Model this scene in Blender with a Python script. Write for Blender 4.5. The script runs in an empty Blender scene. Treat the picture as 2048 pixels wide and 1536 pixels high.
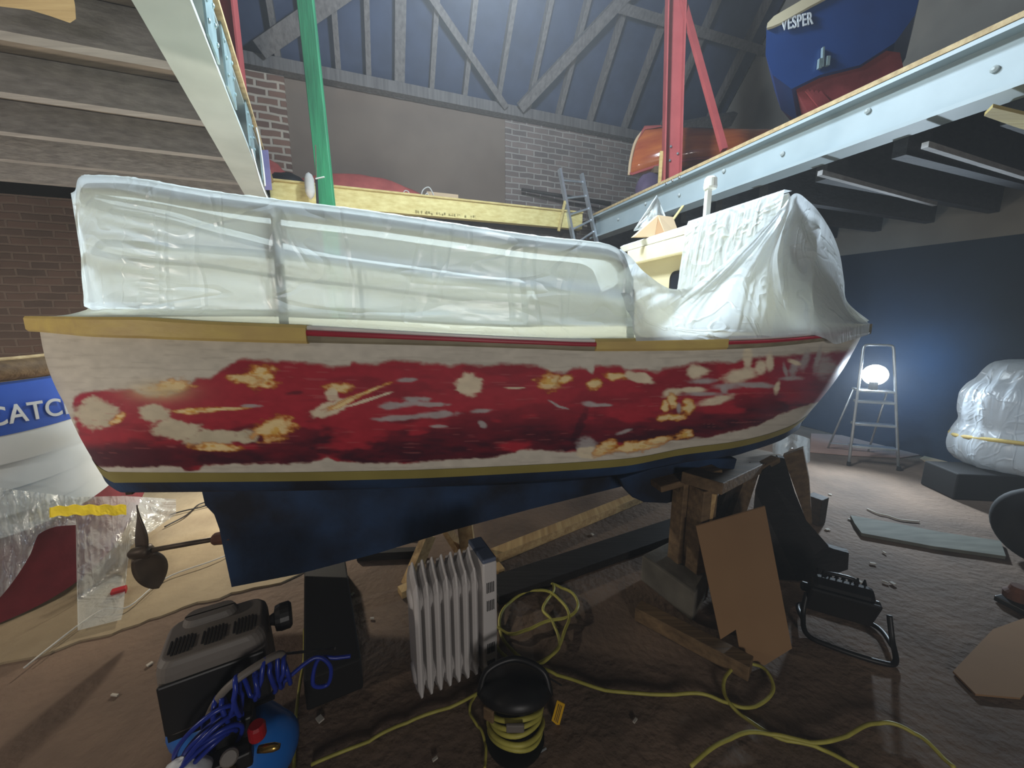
import bpy, math, random
import numpy as np
from mathutils import Vector, Matrix
random.seed(7)
S = bpy.context.scene
COL = S.collection
PI = math.pi
# ------------------------------------------------------------------ camera model
H = 1.5
FPX = 778.0
PITCH = math.radians(10.2)
CP, SP = math.cos(PITCH), math.sin(PITCH)
def ray(px, py):
    u = (px-1024)/FPX; v = (py-768)/FPX
    return Vector((u, CP-SP*v, -SP-CP*v))
def atz(px, py, z=0.0):
    r = ray(px, py); t = (z-H)/r.z
    return Vector((r.x*t, r.y*t, z))
def aty(px, py, y):
    r = ray(px, py); t = y/r.y
    return Vector((r.x*t, y, H+r.z*t))
def att(px, py, t):
    r = ray(px, py); return Vector((r.x*t, r.y*t, H+r.z*t))
def proj(p):
    d = p[1]*CP-(p[2]-H)*SP
    upc = (p[2]-H)*CP+p[1]*SP
    return 1024+FPX*p[0]/d, 768-FPX*upc/d
AX = Vector((-.36, .933, 0)).normalized()
BX = Vector((AX.y, -AX.x, 0))
def ab(a, b, z=0.0):
    p = AX*a+BX*b
    return Vector((p.x, p.y, z))
cd = bpy.data.cameras.new('camera'); co = bpy.data.objects.new('camera', cd); COL.objects.link(co)
co.location = (0, 0, H); co.rotation_euler = (PI/2-PITCH, 0, 0)
cd.sensor_fit = 'HORIZONTAL'; cd.sensor_width = 36; cd.lens = 36*FPX/2048; cd.clip_start = .02; cd.clip_end = 100
S.camera = co
S.view_settings.view_transform = 'Standard'; S.view_settings.look = 'None'
S.view_settings.gamma = 1; S.view_settings.exposure = 0.15; S.view_settings.use_curve_mapping = False
# ------------------------------------------------------------------ interpolation / noise
def interp(pts):
    xs = np.array([p[0] for p in pts], float); ys = np.array([p[1] for p in pts], float)
    n = len(xs); d = np.diff(ys)/np.diff(xs); m = np.zeros(n)
    m[0] = d[0]; m[-1] = d[-1]
    for i in range(1, n-1):
        m[i] = 0 if d[i-1]*d[i] <= 0 else 2*d[i-1]*d[i]/(d[i-1]+d[i])
    def f(x):
        x = np.asarray(x, float); xc = np.clip(x, xs[0], xs[-1])
        i = np.clip(np.searchsorted(xs, xc)-1, 0, n-2)
        h = xs[i+1]-xs[i]; t = (xc-xs[i])/h
        r = (2*t**3-3*t**2+1)*ys[i]+(t**3-2*t**2+t)*h*m[i]+(-2*t**3+3*t**2)*ys[i+1]+(t**3-t**2)*h*m[i+1]
        return r if r.ndim else float(r)
    return f
_R = np.random.RandomState(11).rand(256, 256)
def vnoise(x, y, seed=0):
    x = np.asarray(x, float)+seed*17.3; y = np.asarray(y, float)+seed*9.7
    xi = np.floor(x).astype(int); yi = np.floor(y).astype(int)
    fx = x-xi; fy = y-yi; fx = fx*fx*(3-2*fx); fy = fy*fy*(3-2*fy)
    a = _R[xi % 256, yi % 256]; b = _R[(xi+1) % 256, yi % 256]
    c = _R[xi % 256, (yi+1) % 256]; d = _R[(xi+1) % 256, (yi+1) % 256]
    return (a*(1-fx)+b*fx)*(1-fy)+(c*(1-fx)+d*fx)*fy
def fbm(x, y, seed=0, o=4):
    s = 0; a = .5; x = np.asarray(x, float); y = np.asarray(y, float)
    for k in range(o):
        s = s+a*vnoise(x*2**k, y*2**k, seed+k); a *= .5
    return s/(1-.5**o)
def sstep(a, b, x):
    t = np.clip((x-a)/(b-a), 0, 1); return t*t*(3-2*t)
def lin(c):
    return tuple(((v/255)/12.92 if v/255 <= .04045 else ((v/255+.055)/1.055)**2.4) for v in c)
def catmull(P, n=8, closed=False):
    P = [Vector(p) for p in P]; out = []; N = len(P)
    rng = N if closed else N-1
    for i in range(rng):
        if closed: p0, p1, p2, p3 = P[i-1], P[i], P[(i+1) % N], P[(i+2) % N]
        else: p0, p1, p2, p3 = P[max(i-1, 0)], P[i], P[i+1], P[min(i+2, N-1)]
        for k in range(n):
            t = k/n
            out.append(.5*((2*p1)+(p2-p0)*t+(2*p0-5*p1+4*p2-p3)*t*t+(3*p1-p0-3*p2+p3)*t**3))
    if not closed: out.append(P[-1])
    return out
# ------------------------------------------------------------------ mesh builder
class MB:
    def __init__(s): s.v = []; s.f = []; s.uv = None
    def add(s, vs, fs):
        o = len(s.v); s.v += [tuple(v) for v in vs]; s.f += [tuple(i+o for i in f) for f in fs]; return s
    def box(s, c, size, rot=None, taper=1.0):
        sx, sy, sz = size[0]/2, size[1]/2, size[2]/2
        vs = []
        for z in (-1, 1):
            k = 1 if z < 0 else taper
            for x, y in ((-1, -1), (1, -1), (1, 1), (-1, 1)): vs.append(Vector((x*sx*k, y*sy*k, z*sz)))
        if rot is not None: vs = [rot @ v for v in vs]
        c = Vector(c)
        return s.add([v+c for v in vs], [(3, 2, 1, 0), (4, 5, 6, 7), (0, 1, 5, 4), (1, 2, 6, 5), (2, 3, 7, 6), (3, 0, 4, 7)])
    def beam(s, p0, p1, w, h, up=(0, 0, 1), off=(0, 0)):
        # bar from p0 to p1; w across, h along up
        p0 = Vector(p0); p1 = Vector(p1); d = (p1-p0); L = d.length; d.normalize()
        side = d.cross(Vector(up)).normalized(); upv = side.cross(d).normalized()
        rot = Matrix((d, side, upv)).transposed()
        c = (p0+p1)/2+side*off[0]+upv*off[1]
        return s.box(c, (L, w, h), rot)
    def tube(s, pts, r, n=8, closed=False, caps=True):
        pts = [Vector(p) for p in pts]; N = len(pts)
        rr = r if hasattr(r, '__len__') else [r]*N
        up = Vector((0, 0, 1)); o = len(s.v); prev = None
        for i, p in enumerate(pts):
            if closed: d = pts[(i+1) % N]-pts[i-1]
            else: d = pts[min(i+1, N-1)]-pts[max(i-1, 0)]
            if d.length < 1e-9: d = Vector((1, 0, 0))
            d.normalize()
            if prev is None:
                a = up if abs(d.z) < .9 else Vector((1, 0, 0))
                x = d.cross(a).normalized()
            else:
                x = (prev-d*prev.dot(d))
                if x.length < 1e-6: x = d.cross(up)
                x.normalize()
            prev = x; y = d.cross(x)
            for k in range(n):
                a = 2*PI*k/n
                s.v.append(tuple(p+(x*math.cos(a)+y*math.sin(a))*rr[i]))
        for i in range(N if closed else N-1):
            j = (i+1) % N
            for k in range(n):
                k2 = (k+1) % n
                s.f.append((o+i*n+k, o+i*n+k2, o+j*n+k2, o+j*n+k))
        if caps and not closed:
            s.f.append(tuple(o+k for k in range(n-1, -1, -1))); s.f.append(tuple(o+(N-1)*n+k for k in range(n)))
        return s
    def rings(s, rings, caps=True, closed=True):
        o = len(s.v); n = len(rings[0])
        for r in rings: s.v += [tuple(p) for p in r]
        for i in range(len(rings)-1):
            for k in range(n if closed else n-1):
                k2 = (k+1) % n
                s.f.append((o+i*n+k, o+i*n+k2, o+(i+1)*n+k2, o+(i+1)*n+k))
        if caps and closed:
            s.f.append(tuple(o+k for k in range(n-1, -1, -1))); s.f.append(tuple(o+(len(rings)-1)*n+k for k in range(n)))
        return s
    def lathe(s, c, prof, n=24, axis=(0, 0, 1)):
        ax = Vector(axis).normalized(); q = Vector((0, 0, 1)).rotation_difference(ax); c = Vector(c)
        return s.rings([[c+q @ Vector((r*math.cos(2*PI*k/n), r*math.sin(2*PI*k/n), z)) for k in range(n)] for r, z in prof])
    def prism(s, pts, thick):
        # polygon pts (3D, planar-ish) extruded by vector thick
        pts = [Vector(p) for p in pts]; t = Vector(thick); n = len(pts)
        o = len(s.v); s.v += [tuple(p) for p in pts]+[tuple(p+t) for p in pts]
        s.f.append(tuple(o+i for i in range(n-1, -1, -1))); s.f.append(tuple(o+n+i for i in range(n)))
        for i in range(n):
            j = (i+1) % n; s.f.append((o+i, o+j, o+n+j, o+n+i))
        return s
    def grid(s, P):   # P[i][j] -> point
        o = len(s.v); nu = len(P); nv = len(P[0])
        for r in P: s.v += [tuple(p) for p in r]
        for i in range(nu-1):
            for j in range(nv-1): s.f.append((o+i*nv+j, o+(i+1)*nv+j, o+(i+1)*nv+j+1, o+i*nv+j+1))
        return s
ORG = {}
def obj(name, mb, m, parent=None, smooth=False, bevel=0, sub=0, solid=0, colors=None, fix=True, origin=None):
    me = bpy.data.meshes.new(name)
    if parent is not None: org = ORG[parent.name]
    elif origin is not None: org = Vector(origin)
    else:
        xs = [v[0] for v in mb.v]; ys = [v[1] for v in mb.v]; zs = [v[2] for v in mb.v]
        org = Vector(((min(xs)+max(xs))/2, (min(ys)+max(ys))/2, min(zs)))
    me.from_pydata([(v[0]-org.x, v[1]-org.y, v[2]-org.z) for v in mb.v], [], mb.f)
    if colors is not None:
        at = me.color_attributes.new('paint', 'FLOAT_COLOR', 'POINT')
        at.data.foreach_set('color', np.concatenate([colors, np.ones((len(colors), 1))], 1).astype(np.float32).ravel())
    me.update()
    if fix:
        import bmesh
        bm = bmesh.new(); bm.from_mesh(me); bmesh.ops.recalc_face_normals(bm, faces=bm.faces); bm.to_mesh(me); bm.free()
    if smooth:
        for p in me.polygons: p.use_smooth = True
    o = bpy.data.objects.new(name, me); COL.objects.link(o)
    if m is not None: me.materials.append(m)
    if parent is not None: o.parent = parent
    else: o.location = org
    ORG[o.name] = org
    if solid:
        k = o.modifiers.new('s', 'SOLIDIFY'); k.thickness = solid; k.offset = 0
    if bevel:
        k = o.modifiers.new('b', 'BEVEL'); k.width = bevel; k.segments = 2; k.limit_method = 'ANGLE'; k.angle_limit = .7
    if sub:
        k = o.modifiers.new('u', 'SUBSURF'); k.levels = sub; k.render_levels = sub
    return o
def thing(name, loc, label, cat, group=None):
    o = bpy.data.objects.new(name, None); COL.objects.link(o); o.location = loc; o.empty_display_size = .1
    ORG[o.name] = Vector(loc); return tag(o, label, cat, group)
def tag(o, label, cat, group=None):
    o['label'] = label; o['category'] = cat
    if group: o['group'] = group
    return o
def struct(name, mb, m, **k):
    o = obj(name, mb, m, **k); o['kind'] = 'structure'; return o
def lab(o, text): o['label'] = text; return o
# ------------------------------------------------------------------ materials
def newmat(name):
    m = bpy.data.materials.new(name); m.use_nodes = True
    nt = m.node_tree; nt.nodes.clear()
    out = nt.nodes.new('ShaderNodeOutputMaterial'); return m, nt, out
def mat(name, c, rough=.6, metal=0, c2=None, scale=8, amt=.5, bump=0, bscale=None, stretch=(1, 1, 1), detail=4, spec=.4, coat=0):
    m, nt, out = newmat(name); N = nt.nodes; L = nt.links
    b = N.new('ShaderNodeBsdfPrincipled'); L.new(b.outputs[0], out.inputs[0])
    b.inputs['Roughness'].default_value = rough; b.inputs['Metallic'].default_value = metal
    b.inputs['Specular IOR Level'].default_value = spec; b.inputs['Coat Weight'].default_value = coat
    c = lin(c); b.inputs['Base Color'].default_value = (*c, 1)
    tc = N.new('ShaderNodeTexCoord'); mp = N.new('ShaderNodeMapping'); mp.inputs['Scale'].default_value = stretch
    L.new(tc.outputs['Object'], mp.inputs[0])
    c2 = lin(c2) if c2 else tuple(x*.72 for x in c)
    n = N.new('ShaderNodeTexNoise'); n.inputs['Scale'].default_value = scale; n.inputs['Detail'].default_value = detail
    L.new(mp.outputs[0], n.inputs['Vector'])
    r = N.new('ShaderNodeValToRGB'); r.color_ramp.elements[0].position = .5-amt/2+.02; r.color_ramp.elements[1].position = .5+amt/2
    r.color_ramp.elements[0].color = (*c2, 1); r.color_ramp.elements[1].color = (*c, 1)
    L.new(n.outputs['Fac'], r.inputs[0]); L.new(r.outputs[0], b.inputs['Base Color'])
    if bump:
        n2 = N.new('ShaderNodeTexNoise'); n2.inputs['Scale'].default_value = bscale or scale*4; n2.inputs['Detail'].default_value = 6
        L.new(mp.outputs[0], n2.inputs['Vector'])
        bp = N.new('ShaderNodeBump'); bp.inputs['Strength'].default_value = bump; bp.inputs['Distance'].default_value = .02
        L.new(n2.outputs['Fac'], bp.inputs['Height']); L.new(bp.outputs[0], b.inputs['Normal'])
    return m
def wood(name, c, c2, rough=.7, sc=1.0, axis=0):
    st = [10*sc, 10*sc, 10*sc]; st[axis] = .7*sc
    return mat(name, c, rough, c2=c2, scale=3, amt=.5, bump=.25, bscale=6, stretch=tuple(st), detail=6)
def brick(name, c1, c2, mortar, rot, w=.22, h=.075, ms=.012):
    m, nt, out = newmat(name); N = nt.nodes; L = nt.links
    b = N.new('ShaderNodeBsdfPrincipled'); L.new(b.outputs[0], out.inputs[0]); b.inputs['Roughness'].default_value = .9
    tc = N.new('ShaderNodeTexCoord'); mp = N.new('ShaderNodeMapping'); mp.vector_type = 'TEXTURE'
    mp.inputs['Rotation'].default_value = rot
    nz = N.new('ShaderNodeTexNoise'); nz.inputs['Scale'].default_value = 5; nz.inputs['Detail'].default_value = 3
    L.new(tc.outputs['Object'], mp.inputs[0])
    mx = N.new('ShaderNodeMixRGB'); mx.blend_type = 'ADD'; mx.inputs[0].default_value = .03
    L.new(mp.outputs[0], mx.inputs[1]); L.new(nz.outputs['Color'], mx.inputs[2]); L.new(tc.outputs['Object'], nz.inputs['Vector'])
    br = N.new('ShaderNodeTexBrick'); br.inputs['Scale'].default_value = 1; br.inputs['Brick Width'].default_value = w
    br.inputs['Row Height'].default_value = h; br.inputs['Mortar Size'].default_value = ms; br.inputs['Mortar Smooth'].default_value = .4
    br.inputs['Color1'].default_value = (*lin(c1), 1); br.inputs['Color2'].default_value = (*lin(c2), 1); br.inputs['Mortar'].default_value = (*lin(mortar), 1)
    L.new(mx.outputs[0], br.inputs['Vector'])
    n2 = N.new('ShaderNodeTexNoise'); n2.inputs['Scale'].default_value = 3; n2.inputs['Detail'].default_value = 8
    L.new(tc.outputs['Object'], n2.inputs['Vector'])
    mu = N.new('ShaderNodeMixRGB'); mu.blend_type = 'MULTIPLY'; mu.inputs[0].default_value = .6
    L.new(br.outputs['Color'], mu.inputs[1]); L.new(n2.outputs['Fac'], mu.inputs[2]); 
    L.new(mu.outputs[0], b.inputs['Base Color'])
    bp = N.new('ShaderNodeBump'); bp.inputs['Strength'].default_value = .6; bp.inputs['Distance'].default_value = .015; bp.invert = True
    L.new(br.outputs['Fac'], bp.inputs['Height']); L.new(bp.outputs[0], b.inputs['Normal'])
    return m
def plastic(name, c=(232, 240, 242), transp=.2, trans=.45, bscale=14, bstr=.35, rough=.25, gl=.12, crease=.35):
    m, nt, out = newmat(name); N = nt.nodes; L = nt.links
    tc = N.new('ShaderNodeTexCoord')
    n = N.new('ShaderNodeTexNoise'); n.inputs['Scale'].default_value = bscale; n.inputs['Detail'].default_value = 5; n.inputs['Distortion'].default_value = 1.2
    L.new(tc.outputs['Object'], n.inputs['Vector'])
    bp = N.new('ShaderNodeBump'); bp.inputs['Strength'].default_value = bstr; bp.inputs['Distance'].default_value = .02
    L.new(n.outputs['Fac'], bp.inputs['Height'])
    for q, (rot_, st_, sc_) in enumerate((((.2, .5, .6), (1, 1, .25), 6), ((.3, -.7, .2), (.25, 1, 1), 5))):   # sharp crease lines
        mp_ = N.new('ShaderNodeMapping'); mp_.inputs['Rotation'].default_value = rot_; mp_.inputs['Scale'].default_value = st_; L.new(tc.outputs['Object'], mp_.inputs[0])
        nn_ = N.new('ShaderNodeTexNoise'); nn_.inputs['Scale'].default_value = sc_; nn_.inputs['Detail'].default_value = 2; nn_.inputs['Distortion'].default_value = .6
        L.new(mp_.outputs[0], nn_.inputs['Vector'])
        rp_ = N.new('ShaderNodeValToRGB'); e_ = rp_.color_ramp.elements; e_[0].position = .46; e_[0].color = (0, 0, 0, 1); e_[1].position = .54; e_[1].color = (0, 0, 0, 1)
        k_ = e_.new(.5); k_.color = (1, 1, 1, 1); L.new(nn_.outputs['Fac'], rp_.inputs[0])
        b2_ = N.new('ShaderNodeBump'); b2_.inputs['Strength'].default_value = crease; b2_.inputs['Distance'].default_value = .012
        L.new(rp_.outputs[0], b2_.inputs['Height']); L.new(bp.outputs[0], b2_.inputs['Normal']); bp = b2_
    d = N.new('ShaderNodeBsdfDiffuse'); t = N.new('ShaderNodeBsdfTranslucent'); g = N.new('ShaderNodeBsdfGlossy'); tr = N.new('ShaderNodeBsdfTransparent')
    for q in (d, t): q.inputs['Color'].default_value = (*lin(c), 1)
    g.inputs['Roughness'].default_value = rough; g.inputs['Color'].default_value = (1, 1, 1, 1)
    for q in (d, t, g): L.new(bp.outputs[0], q.inputs['Normal'])
    m1 = N.new('ShaderNodeMixShader'); m1.inputs[0].default_value = trans; L.new(d.outputs[0], m1.inputs[1]); L.new(t.outputs[0], m1.inputs[2])
    m2 = N.new('ShaderNodeMixShader'); m2.inputs[0].default_value = gl; L.new(m1.outputs[0], m2.inputs[1]); L.new(g.outputs[0], m2.inputs[2])
    m3 = N.new('ShaderNodeMixShader'); m3.inputs[0].default_value = transp; L.new(m2.outputs[0], m3.inputs[1]); L.new(tr.outputs[0], m3.inputs[2])
    L.new(m3.outputs[0], out.inputs[0]); return m
def emit(name, c, st):
    m, nt, out = newmat(name); e = nt.nodes.new('ShaderNodeEmission'); e.inputs[0].default_value = (*lin(c), 1); e.inputs[1].default_value = st
    nt.links.new(e.outputs[0], out.inputs[0]); return m
def text_obj(name, body, size, m, parent, origin, xdir, normal, ext=.002, font_w=1.0, shear=0):
    # lettering as a mesh part: text baseline starts at origin along xdir, facing normal
    cu = bpy.data.curves.new(name, 'FONT'); cu.body = body; cu.size = size; cu.extrude = ext; cu.align_x = 'CENTER'; cu.align_y = 'CENTER'; cu.shear = shear
    cu.space_character = 1.05; cu.offset = size*.012
    tmp = bpy.data.objects.new('tmp', cu); COL.objects.link(tmp)
    dg = bpy.context.evaluated_depsgraph_get(); me = bpy.data.meshes.new_from_object(tmp.evaluated_get(dg))
    bpy.data.objects.remove(tmp)
    x = Vector(xdir).normalized(); nrm = Vector(normal).normalized(); y = nrm.cross(x).normalized(); nrm = x.cross(y)
    org = ORG[parent.name]; o0 = Vector(origin)
    for v in me.vertices:
        v.co = o0+x*v.co.x*font_w+y*v.co.y+nrm*v.co.z-org
    me.materials.clear(); me.materials.append(m)
    o = bpy.data.objects.new(name, me); COL.objects.link(o); o.parent = parent; ORG[o.name] = org
    return o
M = {}
M['steel_grey'] = mat('grey painted steel', (176, 184, 182), .5, c2=(150, 158, 156), scale=3, bump=.05)
M['steel_pale'] = mat('pale blue grey painted steel', (160, 173, 176), .5, c2=(142, 155, 158), scale=3, bump=.05)
M['galv'] = mat('galvanised plate', (165, 188, 190), .4, metal=.5, c2=(120, 140, 144), scale=12)
M['red_steel'] = mat('red oxide steel', (172, 82, 80), .55, c2=(150, 64, 64), scale=4, bump=.05)
M['green'] = mat('green painted timber', (40, 128, 84), .6, c2=(24, 92, 60), scale=3, stretch=(8, 8, .8), bump=.15)
M['pine'] = wood('pine', (206, 190, 128), (172, 150, 92))
M['pine_y'] = wood('pine across', (196, 168, 118), (150, 118, 76), axis=1)
M['oldwood'] = wood('old wood', (128, 104, 74), (84, 66, 46))
M['darkwood'] = wood('dark wood', (60, 50, 42), (36, 30, 26))
M['blackwood'] = wood('black stained board', (30, 27, 27), (17, 15, 15))
M['rafter'] = wood('grey roof timber', (112, 108, 104), (80, 76, 74), axis=2)
M['deck'] = wood('mezzanine boards', (126, 116, 104), (92, 84, 76), axis=0)
M['ply'] = wood('plywood edge', (190, 168, 126), (150, 126, 88))
M['cream'] = mat('cream gelcoat', (226, 216, 184), .35, c2=(206, 194, 160), scale=3, amt=.8)
M['white'] = mat('white paint', (236, 236, 230), .35, c2=(214, 214, 208), scale=5, amt=.8)
M['navy'] = mat('blue antifouling', (30, 60, 98), .7, c2=(7, 15, 32), scale=3, amt=.34, bump=.15, bscale=30, detail=8)
M['tape'] = mat('yellow masking tape', (206, 184, 104), .6, c2=(186, 160, 100), scale=7, stretch=(1, 1, 3), bump=.2, bscale=20)
M['olive_tape'] = mat('green yellow masking tape', (146, 136, 72), .6, c2=(130, 120, 60), scale=6)
M['rail_red'] = mat('red rubbing strip', (176, 34, 56), .45, c2=(150, 28, 46), scale=6)
M['rail_cream'] = mat('sanded rail', (150, 142, 116), .6, c2=(120, 112, 90), scale=9, stretch=(1, 4, 4))
M['tube'] = mat('dull guard rail tube', (52, 46, 50), .45, metal=.3)
M['plastic'] = plastic('thin dust sheet', transp=.27, trans=.62, bscale=4, bstr=.22, rough=.32, gl=.07)
M['plastic2'] = plastic('dust sheet over wheelhouse', c=(222, 230, 236), transp=.1, trans=.4, bscale=5, bstr=.2, gl=.07, rough=.32)
M['crinkle'] = plastic('crinkled sheet', c=(214, 220, 222), transp=.05, trans=.3, bscale=9, bstr=.3, gl=.1, rough=.3)
M['clearfilm'] = plastic('clear dust sheet', c=(220, 228, 230), transp=.45, trans=.4, bscale=16, bstr=.6, gl=.16)
M['black'] = mat('black plastic', (26, 26, 28), .45, c2=(18, 18, 20), scale=6)
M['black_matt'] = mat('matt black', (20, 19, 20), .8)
M['dkgrey'] = mat('dark grey plastic', (118, 112, 106), .55, c2=(98, 93, 88), scale=4, bump=.05)
M['chrome'] = mat('chrome', (150, 150, 148), .35, metal=1)
M['brass'] = mat('brass', (190, 160, 90), .3, metal=1)
M['alu'] = mat('aluminium', (205, 212, 218), .35, metal=.75, c2=(180, 188, 194), scale=10)
M['yellow_cable'] = mat('yellow cable', (182, 176, 84), .5, c2=(154, 148, 66), scale=20)
M['blue_hose'] = mat('blue air hose', (30, 54, 158), .3, c2=(22, 40, 124), scale=10)
M['blue_tank'] = mat('blue tank enamel', (30, 110, 196), .3, c2=(26, 98, 180), scale=4)
M['red_knob'] = mat('red knob', (176, 24, 36), .4)
M['card'] = mat('brown cardboard', (150, 118, 84), .85, c2=(138, 106, 74), scale=4, amt=.8)
M['card_pale'] = mat('pale cardboard', (206, 180, 146), .85, c2=(190, 164, 130), scale=4)
M['concrete'] = mat('concrete block', (120, 116, 106), .9, c2=(74, 70, 64), scale=4, amt=.5, bump=.4, detail=8)
M['rad'] = mat('white radiator enamel', (206, 202, 200), .4, c2=(190, 186, 184), scale=5)
M['bronze'] = mat('dull bronze', (92, 80, 66), .5, metal=.5, c2=(60, 50, 42), scale=10)
M['rust'] = mat('rusty steel', (112, 68, 48), .8, c2=(70, 44, 34), scale=12)
M['tarp'] = mat('red tarpaulin', (176, 88, 78), .7, c2=(140, 62, 58), scale=5)
M['vesper'] = mat('royal blue hull', (34, 70, 132), .35, c2=(28, 58, 114), scale=3)
M['antired'] = mat('red antifouling', (156, 66, 66), .7, c2=(120, 44, 48), scale=5, bump=.1)
M['letter'] = mat('white lettering', (220, 226, 230), .5)
M['clink'] = mat('white clinker paint', (214, 220, 222), .4, c2=(196, 204, 206), scale=4)
M['band'] = mat('blue name band', (46, 92, 186), .4, c2=(36, 76, 166), scale=5)
M['red_bottom'] = mat('dark red bottom paint', (124, 40, 50), .75, c2=(90, 28, 38), scale=6, bump=.1)
M['rope'] = mat('white rope', (206, 204, 196), .8)
M['varnish'] = mat('varnished cedar', (186, 104, 52), .18, c2=(150, 66, 40), scale=3, stretch=(1, 1, 6), coat=.5)
M['glass'] = mat('dark window', (40, 44, 52), .08, spec=.7)
M['purple'] = mat('lilac strap', (132, 124, 168), .7)
M['ink'] = mat('print ink', (146, 134, 80), .8)
M['tagm'] = mat('yellow tag', (228, 178, 34), .5)
M['debris'] = mat('pale debris', (196, 190, 178), .8)
# ------------------------------------------------------------------ setting
A_BACK = 5.4; B_RIGHT = 5.53; B_LEFT = -5.6; A_FRONT = -4.0
ang = math.atan2(BX.y, BX.x)
M['floor'] = mat('trodden earth floor', (136, 114, 96), .85, c2=(82, 69, 60), scale=2.2, amt=.6, bump=.5, bscale=26, detail=10)
M['slab'] = mat('pale floor patch', (176, 160, 130), .85, c2=(128, 114, 92), scale=2.6, amt=.6, bump=.6, bscale=9, detail=9)
M['brickL'] = brick('dark brown brick', (92, 72, 64), (72, 58, 52), (98, 84, 76), (PI/2, 0, ang))  # darker brick tone for the lower back wall and the left wall
M['brickP'] = brick('red brick', (150, 112, 92), (118, 90, 76), (206, 190, 170), (PI/2, 0, ang), h=.08, ms=.016)
M['brickR'] = brick('grey brick', (148, 130, 120), (116, 104, 98), (172, 164, 154), (PI/2, 0, ang))
M['plaster'] = mat('brown plaster', (122, 108, 94), .9, c2=(104, 90, 78), scale=1.5, bump=.15)
M['roofing'] = mat('dark roof lining', (52, 64, 90), .8, c2=(40, 50, 72), scale=4)
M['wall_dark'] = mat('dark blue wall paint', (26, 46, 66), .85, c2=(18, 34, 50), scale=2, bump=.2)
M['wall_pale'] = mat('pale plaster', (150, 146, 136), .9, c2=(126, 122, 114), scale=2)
M['joist_r'] = wood('dark grey mezzanine joist', (60, 62, 66), (40, 42, 46), axis=0)  # darker joist wood, used on the right mezzanine only
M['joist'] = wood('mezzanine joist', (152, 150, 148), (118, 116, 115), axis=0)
# floor as an uneven grid
nx, ny = 150, 120
P = []
for i in range(nx+1):
    row = []
    for j in range(ny+1):
        a = A_FRONT+(A_BACK-A_FRONT)*j/ny; b = B_LEFT+(B_RIGHT-B_LEFT)*i/nx
        p = ab(a, b); p.z = .012*(float(fbm(a*1.6, b*1.6, 3))-.62)-.002
        row.append(p)
    P.append(row)
struct('floor', MB().grid(P), M['floor'], smooth=True, origin=(0, 0, 0))
sl = [(-2.9, 1.05), (-2.22, 1.44), (-1.9, 1.62), (-1.62, 1.83), (-1.24, 2.04), (-1.15, 2.5), (-1.5, 3.2), (-2.3, 4.6), (-4.6, 3.8), (-5.0, 1.0), (-4.0, .6)]
cs = catmull([(x, y, 0) for x, y in sl], 8, True)
struct('floor.001', MB().prism([Vector((p.x+.03*(random.random()-.5), p.y+.03*(random.random()-.5), -.02)) for p in cs], (0, 0, .028)), M['slab'], origin=(0, 0, 0))  # paler patch of floor, thin with an uneven outline
def wallstrip(name, pts, thick, m):
    return struct(name, MB().prism(pts, thick), m, origin=(0, 0, 0))
BK = AX*.15
ZPL = 4.17                                   # height of the wall plate
wallstrip('wall_back', [ab(A_BACK, B_LEFT, 0), ab(A_BACK, B_RIGHT, 0), ab(A_BACK, B_RIGHT, 2.62), ab(A_BACK, B_LEFT, 2.62)], BK, M['brickL'])
def bx_on_back(px, py):                       # b coordinate of a pixel on the back wall
    r = ray(px, py); ra = r.x*AX.x+r.y*AX.y; t = A_BACK/ra
    return t*(r.x*BX.x+r.y*BX.y), H+t*r.z
b0 = bx_on_back(577, 250)[0]; b1 = bx_on_back(1010, 300)[0]
wallstrip('wall_back.001', [ab(A_BACK-.035, B_LEFT, 2.79), ab(A_BACK-.035, b0, 2.79), ab(A_BACK-.035, b0, ZPL), ab(A_BACK-.035, B_LEFT, ZPL)], BK, M['brickP'])
wallstrip('wall_back.002', [ab(A_BACK, b0, 2.62), ab(A_BACK, b1, 2.62), ab(A_BACK, b1, ZPL), ab(A_BACK, b0, ZPL)], BK, M['plaster'])
wallstrip('wall_back.003', [ab(A_BACK-.012, b1, 2.62), ab(A_BACK-.012, B_RIGHT, 2.62), ab(A_BACK-.012, B_RIGHT, ZPL), ab(A_BACK-.012, b1, ZPL)], BK, M['brickR'])
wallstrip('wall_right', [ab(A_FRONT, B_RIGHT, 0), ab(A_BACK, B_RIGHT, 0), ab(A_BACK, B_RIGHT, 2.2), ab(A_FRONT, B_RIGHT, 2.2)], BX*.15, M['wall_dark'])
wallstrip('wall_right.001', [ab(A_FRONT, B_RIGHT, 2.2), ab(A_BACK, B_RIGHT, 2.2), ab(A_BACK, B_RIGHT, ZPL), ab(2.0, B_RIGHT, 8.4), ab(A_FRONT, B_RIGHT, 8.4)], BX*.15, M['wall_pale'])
wallstrip('wall_left', [ab(A_FRONT, B_LEFT, 0), ab(A_BACK, B_LEFT, 0), ab(A_BACK, B_LEFT, ZPL), ab(2.0, B_LEFT, 8.4), ab(A_FRONT, B_LEFT, 8.4)], -BX*.15, M['brickL'])
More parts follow.
